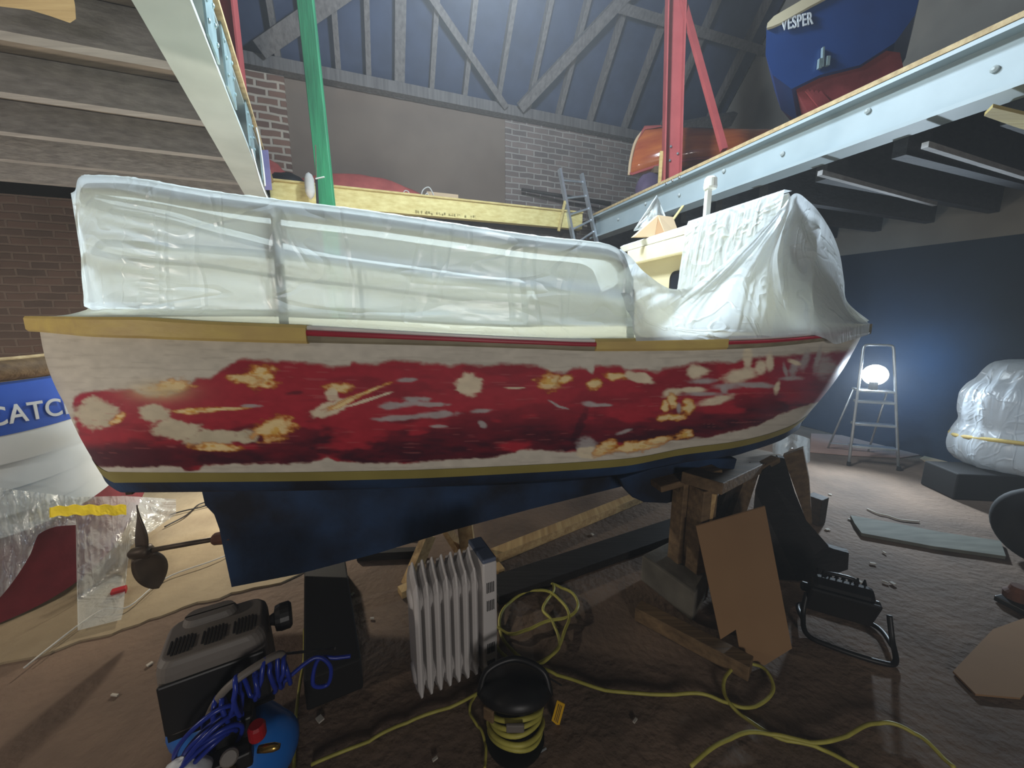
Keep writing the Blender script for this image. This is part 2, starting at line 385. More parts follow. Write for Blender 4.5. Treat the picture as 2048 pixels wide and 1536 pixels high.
# roof: steep plane rising from the wall plate toward the viewer
RS = 1.3
def roofp(a, b, d=0):                         # d: below the roof lining, along its normal
    n = Vector((0, 0, -1))*1+AX*(-RS); n.normalize()
    return ab(a, b, ZPL+RS*(A_BACK-a))+n*d
struct('ceiling', MB().prism([roofp(A_BACK+.2, B_LEFT), roofp(A_BACK+.2, B_RIGHT), roofp(2.0, B_RIGHT), roofp(2.0, B_LEFT)], (0, 0, .1)), M['roofing'], origin=(0, 0, 0))
struct('trim_1', MB().beam(ab(A_BACK-.09, B_LEFT, ZPL-.05), ab(A_BACK-.09, B_RIGHT, ZPL-.05), .12, .12), M['rafter'])
def bpix(px, py=150): return bx_on_back(px, py)[0]
rb = [-3.1, -2.65, -2.2]+[bpix(x, y) for x, y in ((560, 125), (620, 140), (678, 150), (737, 160), (797, 172), (860, 185), (925, 198), (990, 212), (1050, 225), (1110, 236), (1172, 250), (1240, 262), (1310, 275), (1385, 290))]
while rb[-1] < B_RIGHT-.5: rb.append(rb[-1]+.43)
for k, b in enumerate(rb):
    w = .115 if k == 7 else .055
    lbl = 'wide grey roof rafter, the broadest in the row above the plaster wall' if k == 7 else 'narrow grey timber rafter running up the dark roof from the wall plate'
    o = obj('rafter', MB().beam(roofp(A_BACK+.04, b, .05), roofp(2.1, b, .05), w, .1, up=(-AX*RS+Vector((0, 0, -1)))), M['rafter'])
    tag(o, lbl, 'rafter', None if k == 7 else 'roof rafters')
def roofpix(px, py, d=0):                     # pixel to a point on the roof plane (offset d below)
    r = ray(px, py); ra = r.x*AX.x+r.y*AX.y
    # H+t*rz = ZPL+RS*(A_BACK-t*ra) - dz
    dz = d*math.sqrt(1+RS*RS)
    t = (ZPL+RS*A_BACK-dz-H)/(r.z+RS*ra)
    return Vector((r.x*t, r.y*t, H+r.z*t))
NR = (-AX*RS+Vector((0, 0, -1)))
def roofbar(name, p0, p1, w, h, lbl, cat, d=.16):
    o = obj(name, MB().beam(roofpix(*p0, d), roofpix(*p1, d), w, h, up=NR), M['rafter']); tag(o, lbl, cat); return o
roofbar('roof_brace', (520, 98), (720, -40), .16, .08, 'thick grey diagonal roof timber rising from the brick pier behind green post', 'beam')
roofbar('roof_brace', (1012, 214), (840, -40), .07, .06, 'thin diagonal roof strut leaning left above the middle of the plaster wall', 'beam')
roofbar('roof_brace', (1040, 216), (1290, -50), .12, .06, 'diagonal roof strut leaning right above the grey brick wall', 'beam', .18)
roofbar('purlin', (1230, 12), (1560, 112), .1, .08, 'upper purlin crossing the rafters behind the right red post', 'beam')
roofbar('purlin', (1300, 268), (1640, 205), .16, .1, 'rough log purlin low on the roof beside the blue hull', 'beam', .2)
# ------------------------------------------------------------------ mezzanines
ZB, ZT = 2.5, 2.8
def ibeam(p0, p1, h=.28, fw=.17, tf=.022, tw=.014):
    mb = MB(); p0 = Vector(p0); p1 = Vector(p1); up = Vector((0, 0, 1))
    mb.beam(p0+up*tf/2, p1+up*tf/2, fw, tf); mb.beam(p0+up*(h-tf/2), p1+up*(h-tf/2), fw, tf)
    mb.beam(p0+up*h/2, p1+up*h/2, tw, h-2*tf)
    return mb
UPZ0 = Vector((0, 0, 1))
# left beam
L0 = Vector((-1.137, 1.46, ZB)); L1 = Vector((-2.16, 3.5, ZB)); dl = (L1-L0).normalized()
LN = dl.cross(Vector((0, 0, 1))).normalized()          # points to the right (towards the boat)
q0 = L0-dl*2.2; q1 = L0+dl*3.2
t = thing('steel_beam', tuple((L0+L1)/2), 'grey steel beam crossing the upper left overhead, seen from below', 'beam')
obj('girder', ibeam(q0, q1), M['steel_grey'], t)
mb = MB().beam(q0+LN*.06+Vector((0, 0, .295)), q1+LN*.06+Vector((0, 0, .295)), .1, .025); obj('timber_edge', mb, M['ply'], t)
for k, (tx_, ty_, wd_) in enumerate(((446, 12, .2), (454, 135, .24), (500, 262, .26), (521, 335, .26))):
    d = min(np.linspace(-.4, 3.0, 400), key=lambda q: (lambda pp: (pp[0]-tx_)**2+(pp[1]-ty_)**2)(proj(L0+dl*q+LN*.09+UPZ0*.16)))
    c = L0+dl*d+LN*.091+UPZ0*.155
    mb = MB().box(c, (wd_, .008, .26), Matrix((dl, LN, UPZ0)).transposed())
    for i in (-1, 1):
        for j in (-.07, .0, .07):
            mb.lathe(c+dl*(wd_*.38)*i+UPZ0*j+LN*.003, [(.009, 0), (.009, .006), (.004, .009)], 8, LN)
    obj('splice_plate', mb, M['galv'], t)
# right beam
R0 = ab(-.6, 2.88, ZB); R1 = ab(5.15, 2.88+.0, ZB)
rp0 = Vector((2.26, 1.92, 0)); rp1 = Vector((1.07, 5.5, 0)); dr = (rp1-rp0).normalized(); RN = dr.cross(Vector((0, 0, -1))).normalized()  # toward the boat
R0 = rp0-dr*2.0+Vector((0, 0, ZB))-RN*.085; R1 = rp1+dr*.05+Vector((0, 0, ZB))-RN*.085
t = thing('steel_beam', tuple((R0+R1)/2), 'pale blue steel beam carrying the right mezzanine edge above the wheelhouse', 'beam')
obj('girder', ibeam(R0, R1), M['steel_pale'], t)
obj('timber_edge', MB().beam(R0+Vector((0, 0, .295))+RN*.03, R1+Vector((0, 0, .295))+RN*.03, .12, .026), M['ply'], t)
for k in range(9):
    c = R0+dr*(1.1+k*.52)+RN*.012+Vector((0, 0, .14+.05*(k % 2)))
    obj('bolt', MB().lathe(c, [(.016, -.004), (.016, .008), (.006, .016)], 10, RN), M['steel_grey'], t)
for k in range(3):
    c = R0+dr*(4.15+k*.09)+RN*.085+Vector((0, 0, .268))
    obj('bolt', MB().lathe(c, [(.012, -.004), (.012, .006), (.004, .012)], 10, RN), M['chrome'], t)
# decks
UPZ = Vector((0, 0, 1))
struct('floor_right', MB().prism([R0+UPZ*.285-RN*.05, R1+UPZ*.285-RN*.05, ab(A_BACK, 2.9, ZB+.285), ab(A_BACK, B_RIGHT, ZB+.285), ab(-.6, B_RIGHT, ZB+.285)], (0, 0, .02)), M['deck'], origin=(0, 0, 0))
struct('floor_left', MB().prism([q0+UPZ*.285+LN*.0, q1+UPZ*.285, ab(A_BACK, -1.2, ZB+.285), ab(A_BACK, B_LEFT, ZB+.285), ab(-1, B_LEFT, ZB+.285)], (0, 0, .02)), M['deck'], origin=(0, 0, 0))
struct('floor_back', MB().prism([ab(4.82, -1.0, 2.66), ab(4.82, 2.95, 2.66), ab(A_BACK, 2.95, 2.66), ab(A_BACK, -1.0, 2.66)], (0, 0, .025)), M['deck'], origin=(0, 0, 0))
# joists under the decks (they run along BX)
def lineX(p, d, a):                            # point of line p+d*s at given a
    s = (a-p.dot(AX))/d.dot(AX); return p+d*s
for k, a in enumerate((1.2, 1.8, 2.4, 3.0, 3.6, 4.2, 4.8)):
    e = lineX(L0, dl, a); eb = e.dot(BX)-.02
    o = obj('ceiling_joist', MB().beam(ab(a, B_LEFT, ZB+.19), ab(a, eb, ZB+.19), .075, .18), M['joist'])
    tag(o, 'weathered floor joist under the left mezzanine, ending at the grey steel beam', 'joist', 'joists of the left mezzanine')
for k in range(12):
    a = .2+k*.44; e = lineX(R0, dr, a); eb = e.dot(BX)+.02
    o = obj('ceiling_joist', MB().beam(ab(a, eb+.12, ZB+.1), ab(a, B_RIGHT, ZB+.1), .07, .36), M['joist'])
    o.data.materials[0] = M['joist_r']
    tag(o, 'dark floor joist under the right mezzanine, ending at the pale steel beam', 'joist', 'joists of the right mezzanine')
# back timber
T0 = ab(4.76, -.75, 0); T1 = ab(4.76, 2.86, 0)
t = thing('glulam_beam', tuple(ab(4.76, 1, 2.6)), 'pale yellow laminated timber beam edging the back platform below the brick wall', 'beam')
mb = MB(); ins = BX
mb.beam(T0+UPZ*2.7, T1-BX*.05+UPZ*2.7, .09, .2)
obj('timber', mb, wood('glulam face', (214, 202, 140), (186, 168, 104), axis=0), t)
obj('top_strip', MB().beam(T0+UPZ*2.805-AX*.01, T1-BX*.05+UPZ*2.805-AX*.01, .11, .018), M['pine'], t)
ang_m = M['ink']
mb = MB(); x = 0
bs = None
def on_timber(px, py):
    r = ray(px, py); ra = r.x*AX.x+r.y*AX.y; tt = (4.76-.05)/ra; return Vector((r.x*tt, r.y*tt, H+r.z*tt))
rr = random.Random(3)
for k in range(24):
    if k in (3, 7, 12, 18, 20): continue
    c = on_timber(832+k*5.2, 424+k*.46)
    for q in range(rr.choice((2, 3))):
        mb.box(c+BX*rr.uniform(-.008, .008)+UPZ*rr.uniform(-.012, .012), (rr.choice((.004, .016)), .002, rr.choice((.004, .02))), Matrix((BX, AX, UPZ)).transposed())
lab(obj('print_mark', mb, ang_m, t), 'faint illegible printed stamp')
tag(obj('trimmer_beam', MB().beam(ab(4.9, -.75, 2.53), ab(4.9, 2.8, 2.53), .12, .14), M['darkwood']), 'dark joist set below and behind the yellow laminated beam', 'beam')
# red posts, brace, green post
def hpost(name, p, z0, z1, lbl, s=.17, rot=None, bolts=(), lean=(0, 0)):
    t = thing(name, (p[0], p[1], z0), lbl, 'post'); rot = rot or Matrix((BX, AX, UPZ)).transposed()
    up = Vector((lean[0], lean[1], 1)); up.normalize()
    mb = MB(); c = Vector((p[0], p[1], (z0+z1)/2)); L = z1-z0
    mb.box(c+rot @ Vector((-s/2+.006, 0, 0)), (.012, s, L), rot); mb.box(c+rot @ Vector((s/2-.006, 0, 0)), (.012, s, L), rot); mb.box(c, (s-.024, .01, L), rot)
    mb.v = [(v[0]+lean[0]*(v[2]-z0), v[1]+lean[1]*(v[2]-z0), v[2]) for v in mb.v]
    obj('column', mb, M['red_steel'], t)
    obj('base_plate', MB().box(Vector((p[0], p[1], z0+.006)), (s+.06, s+.06, .012), rot), M['red_steel'], t)
    for (dx, dz) in bolts:
        obj('bolt', MB().lathe(Vector((p[0], p[1], z0+dz))+rot @ Vector((dx, -s*.05-.004, 0)), [(.012, 0), (.012, .008), (.005, .012)], 10, -AX), M['galv'], t)
    return t
pr = atz(1341, 362, 2.82)
rz = Matrix.Rotation(-.55, 3, 'Z') @ Matrix((BX, AX, UPZ)).transposed()
hpost('steel_post', (pr.x+.03, pr.y+.06), 2.808, 6.6, 'red steel post on the right mezzanine edge, in front of the canoe', .165, rz, ((-.03, .35), (.04, .28), (-.03, .22)), (-.045, 0))
pb1 = aty(1448, 300, pr.y-.35); pb0 = aty(1372, 25, pr.y+.0)
o = obj('steel_brace', MB().beam(Vector((pb1.x, pb1.y, pb1.z)), pb0+(pb0-pb1)*.25, .05, .05, up=(0, 1, 0)), M['red_steel']); tag(o, 'slanting red steel brace to the right of the right red post', 'brace')
pl = atz(508, 236, 2.82)
hpost('steel_post', (pl.x-.19, pl.y+.1), 2.808, 6.6, 'red steel post on the left mezzanine, beside the brick pier', .15)
g0 = aty(654, 404, 3.3); g1 = aty(608, -30, 3.3)
d = (g1-g0).normalized(); gb = g0-d*(g0.z/d.z)
t = thing('green_post', (gb.x, gb.y, 0), 'green painted timber post standing behind the sheeted cockpit', 'post')
obj('timber', MB().beam(Vector((gb.x, gb.y, 0)), g1+d*1.5, .05, .115, up=(1, .1, 0)), M['green'], t, bevel=.006)

def slabpix(name, pix, z, th, m, lbl, cat):
    o = obj(name, MB().prism([atz(x, y, z) for x, y in pix], (0, 0, th)), m); tag(o, lbl, cat); return o
slabpix('board', [(-60, 0), (0, 13), (60, 20), (100, 32), (140, 46), (152, 38), (150, 10), (140, -40), (-60, -80)], 2.588, .012, M['ply'], 'torn beige board fixed under the left mezzanine joists at the upper left corner', 'board')
slabpix('board', [(1968, 232), (1985, 215), (2030, 226), (2090, 240), (2090, 272), (2030, 254)], 2.408, .015, M['pine'], 'pale yellow board fixed under the right mezzanine at the right edge', 'board')
for p0, p1, w, lb3 in (((1850, 290), (2080, 362), .05, 'pale bar for a lit joist edge under the right mezzanine, the nearer of two'), ((1640, 346), (1870, 408), .05, 'pale bar for a lit joist edge under the right mezzanine, the farther of two')):
    a_, b_ = atz(*p0, 2.406), atz(*p1, 2.406); tag(obj('lit_edge_bar', MB().beam(a_, b_, w*.6, .03), M['joist']), lb3, 'batten')  # pale bars drawn in place of lamplit joist edges
# ------------------------------------------------------------------ the motor launch
MSL = .2; HD = Vector((1, MSL, 0)).normalized(); NV = Vector((HD.y, -HD.x, 0))      # heading, and the side facing the camera
def C(s): return Vector((s, 2.07+MSL*s, 0))
def bp(s, w, z=0.0):
    p = C(s)+NV*w; p.z = z; return p
def onboat(px, py, w):
    r = ray(px, py); k = r.x/r.y
    y0 = 2.07+NV.y*w; s = (k*y0-NV.x*w)/(1-k*MSL)
    t = (y0+MSL*s)/r.y; return s, H+r.z*t
def zsolve(s, w, curve, xmin, z0=1.2):
    p = bp(s, w); z = z0
    for _ in range(25):
        x, y = proj((p.x, p.y, z)); yt = curve(max(x, xmin))
        r = ray(x, yt); z = H+r.z*(p.y/r.y)
    return z
wg = interp([(-2.05, 0), (-1.98, .08), (-1.9, .145), (-1.8, .235), (-1.6, .42), (-1.4, .6), (-1.2, .715), (-1, .78), (-.6, .845), (0, .87), (.6, .84), (1.2, .68), (1.6, .475), (2.0, .225), (2.21, .07), (2.33, 0)])
ww = interp([(-1.9, 0), (-1.85, .06), (-1.75, .2), (-1.6, .395), (-1.5, .49), (-1.4, .565), (-1.2, .68), (-1, .735), (-.6, .78), (0, .8), (.6, .745), (1.2, .52), (1.6, .24), (1.891, 0)])
yrt = interp([(40, 626), (205, 632), (410, 645), (612, 653), (870, 667), (1060, 676), (1200, 680), (1360, 677), (1454, 675), (1547, 672), (1645, 665), (1740, 648)])
yrb = interp([(40, 664), (137, 667), (342, 678), (612, 686), (870, 692), (1060, 698), (1200, 703), (1360, 702), (1506, 697), (1643, 684), (1740, 668)])
ytb = interp([(190, 965), (450, 963), (560, 962), (804, 957), (1000, 948), (1244, 932), (1360, 910), (1464, 896), (1568, 866), (1610, 838)])
SG0, SG1 = -2.0, 2.24; SW0, SW1 = -1.88, 1.891
_ss = np.linspace(-2.05, 2.34, 90)
def ztab(w, curve, xmin, smin):
    zs = []
    for s in _ss: zs.append(zsolve(max(s, smin), max(float(w(max(s, smin))), 0), curve, xmin))
    return interp(list(zip(_ss, zs)))
zgt = ztab(wg, yrt, 62, -1.2)          # top of the rubbing rail
zgb = ztab(wg, yrb, 62, -1.2)          # bottom of the rail
zwl = ztab(ww, ytb, 205, -1.5)
# keep the stern running straight on
zk = interp([(-2.0, .93), (-1.7, .9), (-1.45, .85), (-1.2, .74), (-.8, .62), (-.2, .55), (.4, .53), (.9, .54), (1.4, .61), (1.75, .71), (1.89, .80)])
def level(p, k, side=1):
    # k 0..1 topsides (gunwale to waterline), 1..2 bottom (waterline to keel)
    if k <= 1:
        s = (SG0+p*(SG1-SG0))*(1-k)+(SW0+p*(SW1-SW0))*k
        sg = SG0+p*(SG1-SG0); sw = SW0+p*(SW1-SW0)
        w = max(wg(sg)-.022-.03*float(sstep(-.4, -1.2, sg)), 0)*(1-k)+max(ww(sw), 0)*k
        w += (.05+.035*float(sstep(-.5, -1.3, sg)))*math.sin(PI*k)*min(1, 4*p)*min(1, (1-p)*3)*(1 if w > .02 else 0)
        # stern and stem outline curve
        s += .045*math.sin(PI*k)*(p*2-1)*(1 if p > .5 else -1*-1)
        z = zgt(sg)*(1-k)-.006*(1-k)+zwl(sw)*k
    else:
        q = k-1; s = SW0+p*(SW1-SW0); w0 = max(ww(s), 0)
        q2 = max(0, (q-.2)/.8)
        w = max(w0*(1-.05*min(q/.2, 1)-.95*q2**.9), .0)
        d0 = .05*min(1, max(w0, 0)/.2); zc = min(zk(s), zwl(s)-.01-d0)
        z = zwl(s)-d0*math.sin(PI/2*min(q/.2, 1))-(zwl(s)-d0-zc)*(q2**1.35)
    return s, w, z
def hull_grid(side, p0, p1, k0, k1, nu, nv):
    G = []
    for i in range(nu+1):
        p = p0+(p1-p0)*i/nu; row = []
        for j in range(nv+1):
            s, w, z = level(p, k0+(k1-k0)*j/nv)
            row.append(bp(s, w*side, z))
        G.append(row)
    return G
mid = C(0)
boat = thing('motor_launch', (mid.x, mid.y, .1), 'motor launch with sanded red and white hull, blue bottom and sheeted cockpit', 'boat')
# ---- paint of the topsides
CREAM = np.array(lin((204, 199, 186))); RED = np.array(lin((170, 44, 58))); DRK = np.array(lin((46, 26, 40))); ORG_C = np.array(lin((206, 132, 40)))
WHT = np.array(lin((226, 214, 186))); GRY = np.array(lin((176, 172, 172))); YEL = np.array(lin((224, 178, 74))); TAPE = np.array(lin((164, 148, 58)))
yu = interp([(140, 800), (150, 794), (174, 784), (253, 780), (300, 792), (335, 790), (372, 775), (395, 757), (417, 756), (444, 739), (489, 719), (547, 722), (640, 729), (665, 735), (697, 732), (706, 725), (741, 730), (790, 721), (829, 723), (850, 728), (877, 727), (902, 732), (926, 727), (975, 732), (1000, 727), (1073, 731), (1105, 744), (1127, 746), (1151, 736), (1171, 737), (1185, 746), (1190, 732), (1239, 732), (1251, 739), (1317, 742), (1327, 735), (1361, 732), (1397, 726), (1464, 725), (1500, 714), (1533, 714), (1547, 714), (1627, 708), (1720, 700)])
yl = interp([(150, 900), (165, 930), (184, 934), (359, 934), (369, 944), (395, 940), (410, 930), (581, 927), (640, 923), (655, 915), (672, 923), (780, 926), (902, 920), (1000, 912), (1060, 901), (1159, 904), (1195, 910), (1232, 897), (1317, 884), (1403, 876), (1464, 862), (1506, 854), (1547, 835), (1600, 815), (1720, 780)])
PATCH = [  # cx, cy, rx, ry, tilt deg, kind  (w white, y yellow, g grey)
 (193, 826, 44, 30, 0, 'w'), (236, 838, 16, 8, -35, 'y'), (308, 825, 32, 17, 5, 'w'), (352, 859, 48, 19, 4, 'w'), (424, 876, 55, 17, -4, 'w'), (430, 894, 46, 8, 3, 'y'), (496, 873, 24, 13, 0, 'w'), (547, 858, 40, 21, -15, 'y'), (393, 821, 42, 6, -3, 'y'),
 (522, 752, 30, 26, 10, 'y'), (490, 758, 34, 9, 5, 'y'), (342, 772, 40, 13, -5, 'y'), (445, 818, 55, 3, -2, 'y'),
 (658, 818, 42, 13, -18, 'w'), (679, 776, 26, 10, 5, 'y'), (664, 790, 13, 12, 0, 'w'), (720, 790, 62, 3.5, -22, 'y'), (735, 800, 50, 3, -18, 'w'), (690, 806, 40, 4, -25, 'y'), (814, 760, 20, 4, -3, 'g'), (832, 798, 26, 4, 0, 'g'), (782, 812, 24, 7, 0, 'g'), (865, 809, 28, 4, 0, 'g'), (825, 806, 26, 6, -10, 'g'),
 (800, 836, 52, 5, -3, 'g'), (875, 829, 42, 6, -3, 'g'), (963, 822, 22, 4, -5, 'g'), (877, 853, 15, 3, 0, 'g'), (965, 849, 9, 6, 40, 'g'), (938, 770, 27, 22, 0, 'w'), (925, 778, 12, 8, 0, 'w'),
 (1100, 764, 26, 17, 10, 'y'), (1129, 761, 17, 8, -25, 'y'), (1190, 766, 15, 11, -30, 'y'), (1230, 752, 24, 8, 3, 'y'), (1280, 755, 30, 10, 12, 'w'), (1030, 776, 22, 1.5, 0, 'w'),
 (1345, 785, 20, 8, -10, 'w'), (1384, 780, 27, 6, 0, 'w'), (1375, 815, 13, 17, 20, 'y'), (1345, 834, 28, 7, -3, 'y'), (1430, 801, 34, 8, -12, 'w'), (1345, 800, 10, 14, 0, 'y'), (1358, 817, 4, 10, 0, 'g'),
 (1178, 808, 13, 5, 5, 'g'), (1205, 810, 22, 3, 0, 'g'), (1110, 808, 14, 2, 30, 'g'), (1125, 815, 14, 2, 15, 'g'), (1478, 752, 34, 13, -12, 'w'), (1405, 762, 24, 5, 0, 'g'), (1400, 742, 18, 8, 0, 'w'),
 (1174, 892, 20, 18, 10, 'g'), (1180, 905, 26, 12, 0, 'w'), (1214, 896, 26, 13, -20, 'y'), (1268, 894, 52, 10, -8, 'y'), (1320, 880, 24, 6, -12, 'y'), (1247, 864, 16, 4, -15, 'g'), (1370, 870, 16, 9, -20, 'y'), (1390, 745, 16, 14, 0, 'w'),
 (1588, 735, 8, 18, 25, 'g'), (1581, 757, 20, 4, 0, 'g'), (1571, 742, 4, 14, -15, 'g'), (1454, 773, 26, 6, 0, 'g'), (1506, 769, 34, 5, 0, 'g'), (1448, 780, 7, 8, 0, 'g'), (1554, 775, 6, 12, 15, 'w'), (1530, 772, 20, 4, 0, 'g'), (1522, 735, 10, 14, 0, 'w'), (1540, 725, 8, 18, 0, 'w'), (1495, 715, 9, 20, 0, 'w'), (1610, 720, 8, 20, 20, 'g'), (1636, 715, 5, 24, 15, 'g'), (1650, 735, 20, 20, 0, 'g'), (1590, 725, 12, 5, 20, 'w'), (1407, 788, 40, 4, 0, 'g'), (1330, 812, 8, 10, 0, 'y'),
 (588, 786, 26, 5, -5, 'd'), (505, 812, 20, 3, 0, 'g'), (1160, 850, 10, 40, 20, 'd')]
def paint(xp, yp):
    n1 = fbm(xp/34, yp/16, 1); n2 = fbm(xp/11, yp/6, 2); n3 = fbm(xp/110, yp/22, 5); n4 = fbm(xp/45, yp/11, 9)
    dx = (n2-.5)*7+(n1-.5)*6
    a = sstep(-4.5, 4.5, yp-yu(xp)+dx)*sstep(-2, 2.5, yl(xp)-yp+dx)*sstep(142, 150, xp-.12*(yp-800)+dx*1.2)
    fade = sstep(1640, 1490, xp+(n1-.5)*80)
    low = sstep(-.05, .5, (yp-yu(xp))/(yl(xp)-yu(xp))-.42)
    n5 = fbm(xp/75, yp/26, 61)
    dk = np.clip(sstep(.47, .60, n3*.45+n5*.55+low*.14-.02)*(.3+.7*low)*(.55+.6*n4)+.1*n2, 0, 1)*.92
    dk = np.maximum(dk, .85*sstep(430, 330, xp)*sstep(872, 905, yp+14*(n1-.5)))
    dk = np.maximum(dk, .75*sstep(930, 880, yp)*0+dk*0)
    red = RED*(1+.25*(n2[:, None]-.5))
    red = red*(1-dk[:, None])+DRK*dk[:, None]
    pur = (1-fade)*.5
    red = red*(1-pur[:, None])+np.array(lin((112, 84, 104)))*pur[:, None]
    base = CREAM*(1+.12*(n1[:, None]-.5))
    col = base*(1-a[:, None])+red*a[:, None]
    edge = (a*(1-a)*4)*.5
    col = col*(1-edge[:, None]*.6)+np.array(lin((150, 70, 60)))*edge[:, None]*.6
    fa = fbm(xp/7, yp/5, 21); fb = fbm(xp/16, yp/7, 25)
    for cx, cy, rx, ry, tl, kd in PATCH:
        near = (np.abs(xp-cx) < rx*1.9+12) & (np.abs(yp-cy) < (ry*1.9+rx*.7*abs(math.sin(math.radians(tl)))+12))
        if not near.any(): continue
        X = xp[near]-cx; Y = yp[near]-cy; t = math.radians(tl); c_, s_ = math.cos(t), math.sin(t)
        u = (X*c_+Y*s_)/rx; v = (-X*s_+Y*c_)/ry
        ro = .30 if kd == 'w' else (.55 if kd == 'y' else .4)
        r = np.sqrt(u*u+v*v)+(fa[near]-.5)*ro*.8+(fb[near]-.5)*ro*2.2
        sub = col[near]
        if kd == 'd':
            k = sstep(1.1, .5, r)[:, None]*.6; col[near] = sub*(1-k)+DRK*k; continue
        inn = WHT if kd == 'w' else (np.array(lin((236, 212, 156))) if kd == 'y' else GRY)
        halo = {'w': .0, 'y': .9, 'g': 0}[kd]; soft = (.2 if kd == 'w' else .35)+(.2 if cx > 1300 else 0)
        if cx < 600 and kd == 'w': inn = np.array(lin((204, 196, 170)))
        if halo:
            k = sstep(1.35, .8, r)[:, None]*halo; hc = ORG_C*(.5+.5*sstep(1.3, .85, r)[:, None]); sub = sub*(1-k)+hc*k
            k2 = sstep(1.05, .5, r)[:, None]; ky = sstep(.54, .68, fb[near])[:, None]*.8; y2 = YEL*ky+inn*(1-ky)
            sub = sub*(1-k2)+y2*k2
        else:
            k = sstep(1.0+soft, 1.0-soft, r)[:, None]*(.95 if kd == 'w' else .85); sub = sub*(1-k)+inn*k
        col[near] = sub
    fw = np.exp(-((xp-318)/52)**2-((yp-782)/17)**2)[:, None]; col = col*(1-.85*fw)+np.array(lin((216, 192, 140)))*.85*fw
    mt = fbm(xp/20, yp/12, 51)[:, None]; col = col*(.86+.28*mt)
    # fine scratches
    sc = sstep(.76, .84, fbm(xp/60, yp/2.6, 31, 2))*a*.3
    col = col*(1-sc[:, None])+np.array(lin((190, 110, 110)))*sc[:, None]
    # a line of sanding just under the rail
    gr = sstep(.55, .7, fbm(xp/70, yp/5, 40))*(1-a)*.25
    col = col*(1-gr[:, None])+np.array(lin((150, 142, 130)))*gr[:, None]
    return np.clip(col, 0, 1)
m, nt, out = newmat('sanded hull paint'); b = nt.nodes.new('ShaderNodeBsdfPrincipled'); nt.links.new(b.outputs[0], out.inputs[0])
at = nt.nodes.new('ShaderNodeAttribute'); at.attribute_name = 'paint'; nt.links.new(at.outputs['Color'], b.inputs['Base Color']); b.inputs['Roughness'].default_value = .6; b.inputs['Specular IOR Level'].default_value = .2
M['hullpaint'] = m
NU, NW = 900, 150
# dense grid by resampling a coarse one
def dense(side, k0, k1, nu, nv, cu=90, cv=18):
    G = hull_grid(side, 0, 1, k0, k1, cu, cv)
    A = np.array([[tuple(p) for p in r] for r in G])
    xi = np.linspace(0, cu, nu+1); yi = np.linspace(0, cv, nv+1)
    def res(A, xi, axis):
        n = A.shape[axis]; i = np.clip(np.floor(xi).astype(int), 0, n-2); t = xi-i
        g = lambda k: np.take(A, np.clip(k, 0, n-1), axis)
        sh = [1, 1, 1]; sh[axis] = -1; t = t.reshape(sh)
        p0, p1, p2, p3 = g(i-1), g(i), g(i+1), g(i+2)
        return .5*(2*p1+(p2-p0)*t+(2*p0-5*p1+4*p2-p3)*t*t+(3*p1-p0-3*p2+p3)*t**3)
    return res(res(A, xi, 0), yi, 1)
def grid_mb(A): 
    mb = MB(); nu, nv = A.shape[0], A.shape[1]
    mb.v = [tuple(p) for p in A.reshape(-1, 3)]
    i, j = np.meshgrid(np.arange(nu-1), np.arange(nv-1), indexing='ij'); i = i.ravel(); j = j.ravel()
    mb.f = list(zip((i*nv+j).tolist(), ((i+1)*nv+j).tolist(), ((i+1)*nv+j+1).tolist(), (i*nv+j+1).tolist()))
    return mb
def projn(A):
    d = A[:, 1]*CP-(A[:, 2]-H)*SP; u = (A[:, 2]-H)*CP+A[:, 1]*SP
    return 1024+FPX*A[:, 0]/d, 768-FPX*u/d
D = dense(1, 0, 1, NU, NW); mb = grid_mb(D); xp, yp = projn(D.reshape(-1, 3))
near = obj('topsides', mb, M['hullpaint'], boat, smooth=True, colors=paint(xp, yp), fix=False); lab(near, 'sanded red topsides blotched with cream and yellow')
D2 = dense(-1, 0, 1, 90, 18); obj('topsides', grid_mb(D2), M['white'], boat, smooth=True)
obj('bottom', grid_mb(dense(1, 1, 2, 160, 30)), M['navy'], boat, smooth=True)
obj('bottom', grid_mb(dense(-1, 1, 2, 90, 18)), M['navy'], boat, smooth=True)
# masking line along the waterline
def strip(k0, k1, p0, p1, off, n=160, side=1):
    G = []
    for i in range(n+1):
        p = p0+(p1-p0)*i/n; row = []
        for j in range(3):
            s, w, z = level(p, k0+(k1-k0)*j/2); q = bp(s, (w+off)*side, z); row.append(q)
        G.append(row)
    return G
lab(obj('masking_tape', MB().grid(strip(.925, 1.0, .004, .985, .003)), M['olive_tape'], boat, smooth=True), 'olive tape line along the waterline')
# deadwood keel
kb = interp([(470, 1165), (600, 1140), (760, 1098), (900, 1055), (1060, 1012), (1250, 965), (1400, 934), (1500, 902), (1600, 858)])
pts = []
for (x, y) in ((418, 1003), (436, 1022), (446, 1050), (452, 1080), (470, 1165)):
    s, z = onboat(x, y, .0); pts.append((s, z))
for x in (600, 760, 900, 1060, 1250, 1330, 1400):
    s, z = onboat(x, float(kb(x)), .0); pts.append((s, z))
top = [(s, min(float(zk(s))+.06, float(zwl(s))-.03)) for s in np.linspace(1.2, -1.5, 16)]
prof = pts+top
obj('keel', MB().prism([bp(s, .035, z) for s, z in prof], -NV*.07), M['navy'], boat)
s, z = onboat(262, 976, .42); obj('rudder_pintle', MB().beam(bp(s, .42, z+.02), bp(s, .42, z-.02), .02, .03, up=NV), M['bronze'], boat)
